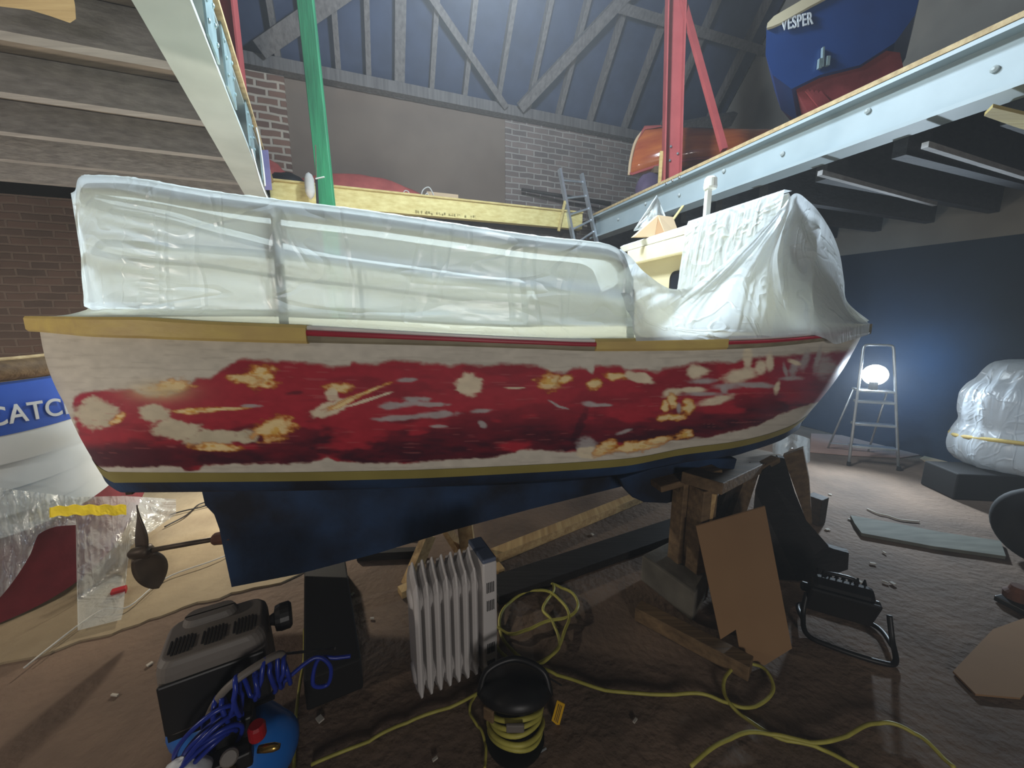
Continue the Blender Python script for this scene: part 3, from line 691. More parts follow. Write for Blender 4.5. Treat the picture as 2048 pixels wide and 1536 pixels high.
# hull fin near the bow
pf = [onboat(x, y, .22) for x, y in ((1236, 955), (1246, 975), (1262, 992), (1285, 1002), (1330, 1004), (1400, 985), (1460, 950), (1470, 915), (1400, 915), (1300, 935))]
lab(obj('bilge_keel', MB().prism([bp(s, .24, z) for s, z in pf], -NV*.05), M['navy'], boat, bevel=.008), 'rounded blue bilge keel near the trestle')
# rubbing rail with its wraps
def rail(s0, s1, z0f, z1f, out, thick, n=120, side=1, zpad=0):
    rings = []
    for i in range(n+1):
        s = s0+(s1-s0)*i/n; w = max(wg(s), 0)
        za, zb_ = zgt(s), zgb(s)
        zt = za-(za-zb_)*z0f+zpad; zb2 = za-(za-zb_)*z1f-zpad
        e = min(.008, (zt-zb2)*.3)
        rings.append([bp(s, side*(w+out), zt-e), bp(s, side*(w+out-e), zt), bp(s, side*max(w-thick, 0), zt), bp(s, side*max(w-thick, 0), zb2), bp(s, side*(w+out-e), zb2), bp(s, side*(w+out), zb2+e)])
    return MB().rings(rings)
def s_at(px): return onboat(px, float(yrt(px)), .85 if px < 1300 else (.6 if px < 1560 else .3))[0]
def s_of(px):                                   # s where the gunwale passes this pixel column
    lo, hi = -1.3, 2.3
    for _ in range(40):
        m_ = (lo+hi)/2; q = bp(m_, wg(m_), zgt(m_))
        if proj(q)[0] < px: lo = m_
        else: hi = m_
    return (lo+hi)/2
obj('rub_rail', rail(-2.04, 2.32, .4, 1, -.004, .05, 160), M['rail_cream'], boat)
obj('rub_rail', rail(-2.04, 2.32, 0, 1, 0, .05, 120, -1), M['rail_cream'], boat)
lab(obj('rubbing_strip', rail(s_of(606), s_of(1196), .22, .56, .006, .04), M['rail_red'], boat), 'red rubbing strip between the taped lengths')
lab(obj('rubbing_strip', rail(s_of(1450), s_of(1700), .3, .58, .006, .04), M['rail_red'], boat), 'dull red rubbing strip near the bow')
obj('rub_rail', rail(s_of(600), s_of(1700), -.05, .24, -.006, .05), M['white'], boat)
lab(obj('masking_tape', rail(-2.04, s_of(612), -.03, 1, .008, .06, 120, 1, .002), M['tape'], boat), 'yellow tape wrapped over the rail at the stern')
lab(obj('masking_tape', rail(s_of(1192), s_of(1455), -.02, .92, .008, .05, 60, 1, .002), M['tape'], boat), 'yellow tape wrapped over the rail amidships')
# deck
P = []
for i in range(61):
    p = i/60; s = -2.02+p*(4.3); w = max(wg(s)-.03, 0); z = zgt(s)-.012
    P.append([bp(s, w, z), bp(s, w*.33, z+.012), bp(s, -w*.33, z+.012), bp(s, -w, z)])
obj('deck', MB().grid(P), M['cream'], boat)
# guard rails
wr = interp([(-1.81, 0), (-1.77, .04), (-1.7, .13), (-1.6, .26), (-1.5, .38), (-1.4, .47), (-1.2, .6), (-1, .67), (-.6, .735), (0, .765), (.5, .745), (.8, .7)])
yct = interp([(150, 364), (165, 356), (200, 356), (400, 384), (540, 402), (700, 421), (900, 450), (1100, 479), (1200, 489), (1225, 494), (1244, 506), (1256, 526), (1262, 552), (1300, 600)])
ymid = interp([(150, 470), (400, 485), (600, 503), (800, 530), (1000, 556), (1160, 574), (1270, 590), (1300, 595)])
_s2 = np.linspace(-1.81, .8, 60)
def ztab2(curve, xmin, smin):
    return interp([(s, zsolve(max(s, smin), float(wr(max(s, smin))), curve, xmin, 1.8)) for s in _s2])
zct = ztab2(yct, 152, -1.6); zmd = ztab2(ymid, 152, -1.5)
SE = onboat(1262, 560, .74)[0]
def loop(zf, r, name, lo, hi, label=None, inset=.022):
    def ins(s):
        g_ = (wr(s+.02)-wr(s-.02))/.04; return max(wr(s)-inset*math.sqrt(1+g_*g_)*1.1, 0)
    pts = [bp(s, ins(s), zf(s)-r-.004) for s in np.linspace(hi, lo, 60)]
    pts += [bp(s, -ins(s), zf(s)-r-.004) for s in np.linspace(lo, hi, 40)]
    o = obj(name, MB().tube(pts, r, 8), M['tube'], boat, smooth=True)
    if label: lab(o, label)
loop(zct, .02, 'guard_rail', -1.72, SE-.03, None, .023); loop(zmd, .012, 'mid_rail', -1.72, SE-.03, None, .02)
for sgn in (1, -1):
    for px in (548, 1264):
        s = onboat(px, 560, .745)[0]; w = (wr(s)-.022)*sgn
        obj('stanchion', MB().tube([bp(s, w+.02*sgn, zgt(s)-.01), bp(s, w, zct(s)-.03)], .0135, 8), M['tube'], boat)
# wheelhouse
def ringpts(z, inset=0):
    return [bp(1.03+inset, .57-inset, z), bp(1.19, .42-inset, z), bp(1.33-inset, .22-inset*.7, z), bp(1.42-inset, 0, z), bp(1.36-inset, -.3+inset*.7, z), bp(1.22, -.5+inset, z), bp(.95+inset, -.66+inset, z)]
zr = 1.985
wh = obj('wheelhouse', MB().rings([ringpts(1.37, .03), ringpts(zr-.04, .05)]), M['cream'], boat)
obj('roof', MB().rings([ringpts(zr-.045, -.02), ringpts(zr-.01, -.035), ringpts(zr, -.02)]), M['white'], wh)
def on_aft(px, py, ds=0):
    a_ = bp(1.03+.03, .54); b_ = bp(.95+.03, -.63); d_ = (b_-a_); n_ = Vector((d_.y, -d_.x, 0)).normalized()
    r = ray(px, py); t = (a_.dot(n_)-ds)/(r.x*n_.x+r.y*n_.y); return Vector((r.x*t, r.y*t, H+r.z*t)), n_, d_.normalized()
_, an, ad = on_aft(1360, 560)
if an.dot(HD) > 0: an = -an
c0 = on_aft(1372, 566)[0]+an*.004
def rrect(c, xd, yd, w, h, r, n=6):
    out = []
    for cx, cy, a0 in ((w/2-r, h/2-r, 0), (-w/2+r, h/2-r, 90), (-w/2+r, -h/2+r, 180), (w/2-r, -h/2+r, 270)):
        for k in range(n+1):
            a = math.radians(a0+90*k/n); out.append(c+xd*(cx+r*math.cos(a))+yd*(cy+r*math.sin(a)))
    return out
win = obj('window', MB().prism(rrect(c0, ad, UPZ, .26, .15, .045), an*.012), M['black'], wh)
obj('pane', MB().prism(rrect(c0+an*.012, ad, UPZ, .225, .115, .035), an*.003), M['glass'], win)
e0 = on_aft(1242, 525)[0]; e1 = on_aft(1420, 470)[0]
obj('eave_beam', MB().beam(bp(1.03, .5, zr-.1)+an*.02, bp(.955, -.6, zr-.1)+an*.02, .03, .1), M['cream'], wh, bevel=.01)
# light post on the roof
lp = onboat(1412, 436, .12); lp = None
r0 = ray(1412, 440); t0 = (zr-H)/r0.z; lp = Vector((r0.x*t0, r0.y*t0, zr))
lpo = obj('light_post', MB().beam(lp-UPZ*.01, lp+UPZ*.155, .032, .026, up=(1, 0, 0)), M['white'], boat, bevel=.004)
obj('light_cap', MB().lathe(lp+UPZ*.15+Vector((.008, 0, 0)), [(.03, 0), (.033, .01), (.03, .05), (.022, .06)], 20), M['white'], lpo, smooth=False)
# propeller and shaft
sp, zp = onboat(283, 1104, 0); ps = bp(sp, 0, zp); s1, z1 = onboat(452, 1074, 0); pe = bp(s1, 0, z1)
sd = (pe-ps).normalized()
sh = obj('propeller_shaft', MB().tube([ps-sd*.01, pe], .0125, 10), M['bronze'], boat, smooth=True)
obj('shaft_bearing', MB().rings([[p+q for q in [Vector((0, 0, r*math.cos(a)))+NV*(r*math.sin(a)) for a in [k*PI/6 for k in range(12)]]] for p, r in ((pe-sd*.06, .022), (pe-sd*.05, .03), (pe-sd*.0, .034), (pe+sd*.03, .036))]), M['rust'], sh)
pr_ = obj('propeller', MB().rings([[p+q for q in [Vector((0, 0, r*math.cos(a)))+NV*(r*math.sin(a)) for a in [k*PI/7 for k in range(14)]]] for p, r in ((ps-sd*.055, .012), (ps-sd*.04, .026), (ps+sd*.03, .034), (ps+sd*.045, .02))]), M['bronze'], boat, smooth=True)
def blade(ang, Rl=.2, p0_=.6):
    # blade axis in the plane normal to the shaft
    e1_ = UPZ-sd*UPZ.dot(sd); e1_.normalize(); e2_ = sd.cross(e1_)
    ax = e1_*math.cos(ang)+e2_*math.sin(ang); tv = sd.cross(ax)
    G = []
    for i in range(13):
        r = i/12; half = .064*math.sin(PI*min(.2+.8*r, .995))**.65*(1 if r < .99 else .4); pit = p0_+.15-.5*r
        row = []
        for j in range(7):
            c_ = (j/6-.5)*2*half
            row.append(ps+ax*(.022+r*Rl)+(tv*math.cos(pit)+sd*math.sin(pit))*c_+sd*(.01*(c_/.08)**2))
        G.append(row)
    return MB().grid(G)
for a_, pt_ in ((math.radians(188), .95), (math.radians(-14), .9)):
    obj('blade', blade(a_, .205, pt_), M['bronze'], pr_, smooth=True, solid=.007)
# ------------------------------------------------------------------ dust sheets
def nz(x, y, s, o=4): return float(fbm(x, y, s, o))-.5
# 1: over the guard rails
rows = []
ss = np.concatenate([np.linspace(SE+.0, -1.2, 150), np.linspace(-1.2, -1.808, 60)[1:]])
SPOST = onboat(548, 560, .745)[0]
def sheet_col(s, side):
    g = max(wg(s)-.012, 0); w0 = max(float(wr(s)), 0); zt = zct(s)+.004; zb_ = zgt(s)+.004
    out = []
    end = sstep(-1.808, -1.7, s)
    for j in range(40):
        h = j/39
        if h < .14:
            q = h/.14; w = g+(w0+.015-g)*q; z = zb_+.03*q*q+(.012*nz(s*9, q*3+5, 3))*q
        else:
            q = (h-.14)/.86; w = w0+.015*(1-q); z = zb_+.03+(zt-zb_-.03)*q
            env = math.sin(PI*min(1, q*1.02))**.6
            w += (.014*nz(s*3, q*2, 8)+.010*nz(s*7+q*6, q*5-s*3, 5)+.007*abs(nz(s*11-q*7, q*4+s*2, 15)))*env*end
            # gathered folds running down from the stanchion lashing
            f = math.exp(-((s-SPOST+.02*math.sin(q*6))/.03)**2); w += .010*f*math.sin((s-SPOST)*150+q*7)*env+.006*f
            f2 = math.exp(-((s+1.26)/.13)**2); w += .012*f2*math.sin(q*56+s*20)*env*(.5+nz(s*7, q*8, 2))*end
            w += .05*(1-q)*float(sstep(-1.0, -1.45, s))*min(1, w0/.15)
            low = math.exp(-q*9); w += .02*low*nz(s*12, q*20, 12)
            mid_ = math.exp(-((z-zmd(s)+.013)/.03)**2)*float(sstep(SPOST-.12, SPOST+.08, s)); w = max(w, w0+.0)*(1-mid_)+(w0+.004)*mid_
        out.append(bp(s, side*max(w, 0), z))
    # over the rail and across
    for q in (.05, .1, .2, .34):
        ed = .006*nz(s*45, q*9, 17)
        out.append(bp(s, side*max(w0*(1-q)-.0, 0), zt+(.012+ed)*(1 if q < .15 else .4)-(0 if q < .15 else .10*q)))
    return out
for side in (1, -1):
    rows.append([sheet_col(s, side) for s in ss])
mb = MB().grid(rows[0]).grid(rows[1])
o = obj('dust_sheet', mb, M['plastic'], smooth=True); tag(o, 'thin translucent plastic sheet wrapped around the cockpit guard rails', 'plastic sheet')
# 2: draped from the wheelhouse corner over the bow
U = [(1240, 497, .75), (1262, 514, .74), (1290, 545, .68), (1340, 577, .62), (1385, 570, .6), (1440, 533, .6), (1510, 470, .61), (1560, 420, .62), (1590, 387, .62), (1618, 403, .49), (1640, 427, .34), (1665, 468, .23), (1680, 510, .16), (1688, 560, .13), (1695, 604, .1), (1738, 641, .02)]
LX = [1268, 1284, 1310, 1345, 1380, 1420, 1465, 1510, 1552, 1590, 1618, 1645, 1668, 1690, 1712, 1735]
up_ = []; lo_ = []; sk_ = []
for (x, y, w), lx in zip(U, LX):
    s, z = onboat(x, y, w); up_.append(bp(s, w, z))
    s = s_of(lx); lo_.append(bp(s, wg(s)+.012, zgt(s)+.004)); dz = .0 if lx < 1635 else .05*min(1, (lx-1635)/25); sk_.append(bp(s, wg(s)+.014, zgt(s)-.004-dz))
upc = catmull(up_, 16); loc = catmull(lo_, 16); skc = catmull(sk_, 16)
apx = (1590, 391)
G = []
n = len(upc)
for i in range(n):
    row = []
    for j in range(46):
        h = j/45
        if j == 0: row.append(skc[i]); continue
        p = loc[i].lerp(upc[i], h)
        sag = math.sin(PI*h)
        x, y = proj(p); rr_ = math.hypot(x-apx[0], y-apx[1]); an_ = math.degrees(math.atan2(y-apx[1], apx[0]-x))
        env = min(1, sag*1.8)*sstep(0, 60, rr_)
        f = (math.sin(an_*.42+3*nz(an_/9, rr_/260, 4))*.45+math.sin(an_*.17+2)*.8+1.2*(abs(2*nz(an_/5.5, rr_/420, 24))-.3))*(.010+.00003*rr_)
        f += .012*nz(x/40, y/40, 6)+.035*math.exp(-((x-(1618+20*h))/8)**2)-.02*math.exp(-((x-(1600+6*h))/10)**2)
        # sheet hugging the wheelhouse, then spreading on to the side deck
        inw = .05*sag*(1 if x < 1600 else .6)+.05*math.sin(PI*h)**2*(h < 1)
        p = p+NV*((f*env-inw*.6)*(1-.75*float(sstep(1640, 1690, x))))
        row.append(p)
    G.append(row)
o = obj('dust_sheet', MB().grid(G), M['plastic2'], smooth=True); tag(o, 'white plastic sheet draped from the wheelhouse corner over the foredeck', 'plastic sheet')
# 3: crinkled sheet on the wheelhouse back
a0 = bp(1.0, .605, zr+.004); G = []
ra = ray(1405, 443); 
tp = on_aft(1406, 447, 0)[0]
edge0 = bp(1.03, .6, 0); edge1 = bp(.955, -.66, 0); dd = (edge1-edge0)
def aftw(px, py):
    p = on_aft(px, py, 0)[0]; return (p-edge0).dot(dd)/dd.length_squared
f_end_t = aftw(1402, 445); f_end_b = aftw(1384, 585)
for i in range(130):
    row = []
    for j in range(50):
        h = j/49; fe = f_end_t+(f_end_b-f_end_t)*h; f = .004+(fe-.004)*i/129
        z = zr+.008-(.5*h); off = .052+.03*h
        cr = .022*nz(i*.2+nz(j*.12, i*.03, 3)*2.5, j*.035, 14)+.02*abs(nz(i*.11+2*nz(j*.1, i*.02, 5), j*.05, 15))
        p = edge0+dd*f; p.z = z
        if j == 0: row.append(Vector((p.x, p.y, zr+.006))+an*.012)
        row.append(p+an*(off+cr*min(1, h*12)))
    G.append(row)
o = obj('dust_sheet', MB().grid(G), M['crinkle'], smooth=True); tag(o, 'crinkled white sheet hanging on the back of the wheelhouse', 'plastic sheet')
# things lying on the wheelhouse roof
def onroof(px, py, dz=0):
    r = ray(px, py); t = (zr+dz-H)/r.z; return Vector((r.x*t, r.y*t, zr+dz))
def sheetpoly(name, pix, m, label, cat, depth, th=.006, ripple=0):
    # a folded sheet standing on the roof at distance 'depth' along the view ground direction
    pts = [aty(x, y, depth+dy) for x, y, dy in pix]
    o = obj(name, MB().prism(pts, (0, th, 0)), m); tag(o, label, cat); return o
rf0 = bp(1.1, -.35, zr+.001)
Yf = rf0.y
zf = lambda px, py, Y: aty(px, py, Y)
# pale folded card: two flaps meeting in a ridge
ca = aty(1268, 472, 2.62); ca.z = zr+.002; cb = aty(1310, 460, 2.62); cb.z = zr+.002; cr_ = aty(1317, 430, 2.66); cc = aty(1330, 455, 2.5); cc.z = zr+.002; ce = aty(1362, 446, 2.6); ce.z = zr+.002; cf = aty(1346, 434, 2.72)
t = thing('cardboard_piece', tuple(ca), 'pale folded cardboard piece lying on the wheelhouse roof', 'cardboard')
obj('flap', MB().prism([ca, cb, cr_], (-.01, .03, .0)), M['card_pale'], t); obj('flap', MB().prism([cc, ce, cf, cr_], (0, .03, 0)), M['card_pale'], t)
obj('flap', MB().prism([cb, cc, cr_+Vector((.002, .0, -.003))], (0, .012, 0)), M['card'], t)
G = []
for i in range(14):
    row = []
    for j in range(14):
        u, v = i/13, j/13
        x = 1268+(1342-1268)*u; yb = 462-14*u; yt = 460-(1-abs(u-.62)/.62 if u < .62 else 1-(u-.62)/.38)*70
        p = aty(x, yb+(yt-yb)*v, 2.83+.06*nz(u*4, v*4, 3)+.02*math.sin(u*14+v*5)); p.z = max(p.z, zr+.004); row.append(p)
    G.append(row)
o = obj('plastic_bag', MB().grid(G), M['crinkle'], smooth=True, solid=.004); tag(o, 'crumpled white plastic bag heaped behind the card on the wheelhouse roof', 'bag')
s0 = aty(1346, 436, 2.74); s0.z = max(s0.z-.012, zr+.01); s1_ = aty(1366, 412, 2.9)
tag(obj('wood_batten', MB().beam(s0, s1_, .016, .008), M['pine'],), 'short yellow wooden batten propped on the card on the wheelhouse roof', 'wood')
RB = Matrix((BX, AX, UPZ)).transposed()
def rotz(a): return Matrix.Rotation(a, 3, 'Z')
# ------------------------------------------------------------------ clinker boat on the left
cl = thing('clinker_boat', (-2.7, 2.0, 0.0), 'white clinker boat with blue name band and dark red bottom behind the stern', 'boat')
gp = catmull([(-2.98, .7, 1.30), (-2.74, 1.15, 1.285), (-2.52, 1.55, 1.27), (-2.40, 1.82, 1.265), (-2.36, 2.1, 1.275), (-2.46, 2.45, 1.29), (-2.75, 2.95, 1.31)], 8)
bpz = catmull([(-3.02, .9, .02), (-2.78, 1.25, .02), (-2.56, 1.55, .02), (-2.42, 1.8, .03), (-2.38, 2.05, .10), (-2.5, 2.4, .22), (-2.8, 2.9, .35)], 8)
def cl_pt(i, k):       # k from 0 gunwale to 1 bottom
    g, b = gp[i], bpz[i]; p = g.lerp(b, k); n = Vector((.9, -.35, 0)).normalized()
    return p+n*(.05*math.sin(PI*min(1, k*1.1)))
def clg(k0, k1, nv=8, lap=0, off=0):
    G = []
    n = Vector((.9, -.35, 0)).normalized()
    for i in range(len(gp)):
        G.append([cl_pt(i, k0+(k1-k0)*j/nv)+n*(off+lap*j/nv) for j in range(nv+1)])
    return MB().grid(G)
tag_k = [0, .065, .25, .355, .45, .545, .62]
lab(obj('name_band', clg(.065, .262, 6, .006), M['band'], cl, smooth=True), 'blue name band with white letters')
for k0, k1 in ((.262, .36), (.36, .46), (.46, .56), (.56, .64)):
    obj('plank', clg(k0, k1+.006, 6, .024), M['clink'], cl, smooth=True)
lab(obj('bottom', clg(.64, 1, 12), M['red_bottom'], cl, smooth=True), 'dark red painted bottom')
lab(obj('gunwale', MB().tube([p+Vector((.0, 0, -.03)) for p in gp], .048, 8), M['oldwood'], cl, smooth=True), 'varnished wooden gunwale')
obj('top_strip', MB().tube([p+Vector((-.02, 0, .022)) for p in gp], .012, 6), M['ply'], cl, smooth=True)
# far side and ends so the hull is closed
G = []
for i in range(len(gp)):
    G.append([gp[i], gp[i]+Vector((-.5, .05, -.02)), gp[i]+Vector((-1.0, .1, 0)), bpz[i]+Vector((-.9, .1, 0)), bpz[i]+Vector((-.1, 0, 0)), bpz[i]])
obj('far_side', MB().rings([[g[1]-UPZ*.12, g[2]-UPZ*.12, g[3], g[4]] for g in G]), M['oldwood'], cl)
def on_cl(px, py, lo=0, hi=60):
    best = None
    for i in range(len(gp)-1):
        for k in np.linspace(.05, .3, 60):
            p = cl_pt(i, k); x, y = proj(p); d = (x-px)**2+(y-py)**2
            if best is None or d < best[0]: best = (d, p, i)
    return best[1], best[2]
pa, ia = on_cl(8, 832); pb, ib = on_cl(128, 812)
xd = (pb-pa).normalized(); nn = Vector((xd.y, -xd.x, 0)).normalized()
text_obj('lettering', 'CATCH', .125, M['letter'], cl, (pa+pb)/2+nn*.018-xd*.002, xd, nn, .003, .74)
# dust sheet hanging on it, with yellow tape
G = []
dn = Vector((.9, -.35, 0)).normalized()
outl = interp([(-40, 1230), (0, 1195), (60, 1110), (78, 1068), (120, 1052), (150, 1050)])
_hp = [(cl_pt(i, k)) for i in range(len(gp)) for k in np.linspace(0, 1, 140)]
_hx = np.array([proj(p) for p in _hp]); _hy = np.array([p.y for p in _hp])
def cl_Y(px, py):
    d = (_hx[:, 0]-px)**2+(_hx[:, 1]-py)**2; i = np.argsort(d)[:14]; w_ = 1/(d[i]+4); return float((_hy[i]*w_).sum()/w_.sum())
NSH = 110
for i in range(NSH):
    row = []; x = -60+i*412/(NSH-1)
    for j in range(40):
        v = j/39
        if x < 152: yt, yb = 976+.12*x, float(outl(x))
        elif x < 245: yt, yb = 994-.02*(x-150), 1262-.25*(x-152)
        else: yt, yb = 992+.06*(x-250), 1250-150*sstep(240, 262, x)-.7*(x-250)
        y = yt+(yb-yt)*v
        Yd = cl_Y(min(x, 330), min(y, 1090))-.07
        Yd += .06*nz((x-.35*y)/60, y/140, 5)+.03*nz((x+.5*y)/24, y/70, 9)+.02*abs(nz((x-.8*y)/18, y/90, 6))-.05*v
        p = aty(x, y, Yd)
        if p.z < .03: p = atz(x, y, .03)
        row.append(p)
    G.append(row)
ds = obj('dust_sheet', MB().grid(G), M['clearfilm'], smooth=True); tag(ds, 'clear plastic sheet hanging down beside the clinker boat, held by yellow tape', 'plastic sheet')
G = []
for i in range(30):
    x = 100+i*152/29; row = []
    for j in range(5):
        y = 1010+(0 if x > 150 else (150-x)*.08)+j*20/4+1.5*math.sin(x*.2); row.append(aty(x, y, cl_Y(105, 1015)+(cl_Y(245, 1012)-cl_Y(105, 1015))*(x-105)/140-.155+.006*nz(x/14, j*.4, 3)))
    G.append(row)
lab(obj('tape_strip', MB().grid(G), mat('bright yellow tape', (240, 214, 40), .5, c2=(226, 196, 24), scale=12), ds, solid=.004), 'bright yellow tape strip')
# ------------------------------------------------------------------ boat VESPER on the right mezzanine
vt = [aty(x, y, 3.1) for x, y in ((1533, 52), (1531, 110), (1545, 150), (1583, 178), (1640, 150), (1720, 130), (1790, 85), (1830, 30), (1845, -30), (1848, -90), (1790, -85), (1700, -42), (1600, 8), (1545, 42))]
vc = sum(vt, Vector())/len(vt); axd = Vector((.64, .77, 0)).normalized()
vs = thing('sailing_dinghy', tuple(atz(1640, 215, ZT+.01)), 'blue hulled boat with red bottom standing on the right mezzanine, its stern facing out', 'boat')
def vsec(f, sc, dz): return [vc+axd*f+(p-vc)*sc+UPZ*dz for p in vt]
# tilt: the stern looks slightly to the left
obj('hull', MB().rings([vsec(0, 1, 0), vsec(.6, 1.02, .0), vsec(1.1, .9, .02), vsec(1.5, .55, .1), vsec(1.7, .2, .2)]), M['vesper'], vs, smooth=False)
gl_ = [aty(x, y, 3.1) for x, y in ((1848, -95), (1790, -88), (1700, -45), (1600, 5), (1548, 38), (1532, 56))]
obj('gunwale', MB().prism([aty(x, y, 3.08) for x, y in ((1848, -100), (1790, -92), (1700, -48), (1610, -4), (1548, 32), (1535, 46), (1533, 56), (1546, 52), (1560, 46), (1620, 12), (1700, -30), (1790, -75), (1848, -82))], axd*.5), M['cream'], vs)
rb_ = [aty(x, y, 3.13) for x, y in ((1590, 172), (1640, 150), (1720, 130), (1762, 100), (1800, 105), (1810, 150), (1720, 190), (1668, 216), (1652, 240), (1625, 240), (1594, 185))]
obj('bottom', MB().prism(rb_, axd*.9), M['antired'], vs)
for k in range(4):
    p0_ = aty(1612+k*9, 180+k*1.5, 3.12); p1_ = aty(1640+k*6, 214-k*3, 3.12); obj('bottom_batten', MB().beam(p0_, p1_, .008, .02), M['antired'], vs)
va, vb = aty(1566, 50, 3.085), aty(1622, 38, 3.085)
text_obj('lettering', 'VESPER', .105, M['letter'], vs, (va+vb)/2, (vb-va), (0, -1, 0.0), .003, .62)
gm = MB(); 
for x, y0, y1, w in ((1646, 95, 135, .012), (1640, 118, 138, .02), (1656, 113, 132, .022)):
    p0_, p1_ = aty(x, y0, 3.085), aty(x-2, y1, 3.085); gm.beam(p0_, p1_, w, .02, up=(0, 1, 0))
lab(obj('rudder_fitting', gm, M['galv'], vs), 'pale metal rudder fitting')
# support cradle under it, hidden mostly behind the edge
vk = aty(1655, 225, 3.3)
tag(obj('cradle_beam', MB().box((vk.x+.45, vk.y+.45, ZT+.09), (1.2, .14, .16), rotz(-.3)), M['oldwood']), 'rough timber bearer under the blue hulled boat on the mezzanine', 'timber')
# ------------------------------------------------------------------ varnished canoe on the right mezzanine
ca0 = Vector((1.47, 5.16, 3.1)); cd_ = Vector((1, -.12, -.0)).normalized(); cn_ = Vector((-cd_.y, cd_.x, 0))
cn = thing('canoe', tuple(ca0), 'varnished wooden canoe lying bottom up behind the right red post', 'boat')
R_ = []
for k, (d, w, hgt, zb_) in enumerate(((-.02, .01, .36, .1), (.0, .03, .42, .08), (.12, .09, .5, .1), (.3, .2, .47, .12), (.65, .27, .42, .14), (1.1, .28, .38, .14), (1.5, .18, .38, .13), (1.8, .05, .38, .1))):
    sec = []
    for j in range(17):
        a = PI*j/16; sec.append(ca0+cd_*(d+(.06*math.sin(a) if k < 2 else 0))+cn_*(-w*math.cos(a))+UPZ*(zb_+hgt*math.sin(a)**.7))
    R_.append(sec)
obj('hull', MB().rings(R_), M['varnish'], cn, smooth=True)
obj('stem_band', MB().tube(catmull([ca0+cd_*(-.03)+UPZ*.08, ca0+cd_*(-.02)+UPZ*.25, ca0+cd_*.03+UPZ*.46, ca0+cd_*.14+UPZ*.6], 6), .018, 8), M['card_pale'], cn, smooth=True)
lab(obj('bow_cap', MB().rings([[q+UPZ*.012+(q-(ca0+cd_*d))*.02 for q in R_[i][5:13]] for i, d in ((1, 0), (2, .12), (3, .3))], closed=False, caps=False), M['tarp'], cn, smooth=True), 'red painted keel patch at the bow')
obj('gunwale', MB().tube([r[0]+UPZ*.0 for r in R_], .014, 6), M['red_steel'], cn)
for k, d in enumerate((.22, 1.3)):
    c = ca0+cd_*d
    t = thing('canoe_trestle', (c.x, c.y, ZT+.005), ('rough wooden trestle under the bow of the canoe' if k == 0 else 'wooden trestle under the middle of the canoe'), 'trestle')
    obj('bearer', MB().beam(c-cn_*.35+UPZ*.02, c+cn_*.35+UPZ*.02, .06, .07), M['oldwood'], t)
    for sg in (-1, 1):
        for lg in (-1, 1): obj('leg', MB().beam(Vector((c.x, c.y, ZT+.005))+cn_*.28*sg+cd_*.13*lg, c+cn_*.26*sg, .05, .04), M['oldwood'], t)
pbt = atz(1319, 366, ZT+.03)
tag(obj('wood_batten', MB().beam(pbt, pbt+UPZ*.3, .02, .03, up=(1, 0, 0)), M['pine']), 'upright pale batten standing just left of the right red post', 'wood')
def lump(name, c, size, m, label, cat, seed=0, rot=0, amp=.2):
    mb = MB(); R_ = []; c = Vector(c)
    for i in range(15):
        th = PI*.5*i/14; row = []
        for j in range(28):
            a = 2*PI*j/28; r = 1+amp*nz(math.cos(a)*2+seed, math.sin(a)*2+i*.2, seed)*2
            q = Vector((size[0]*math.cos(th)*math.cos(a)*r, size[1]*math.cos(th)*math.sin(a)*r, size[2]*math.sin(th)*(1+amp*nz(a, i*.3, seed+2))))
            row.append(c+rotz(rot) @ q)
        R_.append(row)
    o = obj(name, mb.rings(R_), m, smooth=True); tag(o, label, cat); return o
lump('bag', Vector((1.53, 4.66, ZT+.006)), (.16, .12, .24), mat('dark purple cloth', (78, 64, 86), .8), 'dark purple bundle under the canoe on the right mezzanine', 'bag', 3)
lump('bag', ab(5.22, 2.66, 2.69), (.16, .12, .2), M['black'], 'dark rounded bundle behind the ladder at the corner of the mezzanine', 'bag', 5)
# ------------------------------------------------------------------ things on the back platform
ZP = 2.686
o = lump('tarpaulin', ab(5.08, .1, ZP), (.85, .22, .36), M['tarp'], 'red tarpaulin heaped along the back platform behind the green post', 'tarpaulin', 7, ang, .25)
o = lump('tarpaulin', ab(5.05, -.95, ZP), (.4, .2, .42), M['tarp'], 'red tarpaulin heap at the foot of the brick pier', 'tarpaulin', 9, ang, .25)
o = lump('bag', ab(4.9, -.62, ZP), (.25, .09, .26), M['black'], 'black bag tucked beside the red tarpaulin at the left end of the platform', 'bag', 4, ang)
pcb = [aty(x, y, 5.1) for x, y in ((914, 384), (979, 390), (979, 425), (914, 420))]
o = obj('cardboard_box', MB().box(ab(5.0, 1.02, ZP+.12), (.38, .12, .235), RB), M['card_pale'], bevel=.004); tag(o, 'flat pale cardboard box behind the laminated beam, left of the brick wall', 'box')
rp = [on_timber(x, y)-AX*-.12 for x, y in ((845, 398), (848, 376), (860, 368), (868, 378), (872, 392), (862, 396), (858, 380), (850, 392))]
o = obj('rope', MB().tube(catmull([Vector((p.x, p.y, max(p.z, ZP))) for p in rp], 6), .007, 6), M['rope'], smooth=True); tag(o, 'loop of white rope behind the middle of the laminated beam', 'rope')
rp = [on_timber(x, y)+AX*.1 for x, y in ((800, 390), (806, 380), (812, 388), (820, 380), (812, 376), (806, 386), (803, 392))]
o = obj('rope', MB().tube(catmull(rp, 6), .006, 6), M['rope'], smooth=True); tag(o, 'small knot of white cord lying on the red tarpaulin', 'rope')
p0_ = bx_on_back(1038, 383); p1_ = bx_on_back(1205, 408)
o = obj('pole', MB().tube([ab(A_BACK-.1, p0_[0], p0_[1]), ab(A_BACK-.2, p1_[0], p1_[1]-.05)], [.02, .035], 8), M['darkwood'], smooth=True); tag(o, 'dark pole leaning on the grey brick wall behind the ladder', 'pole')
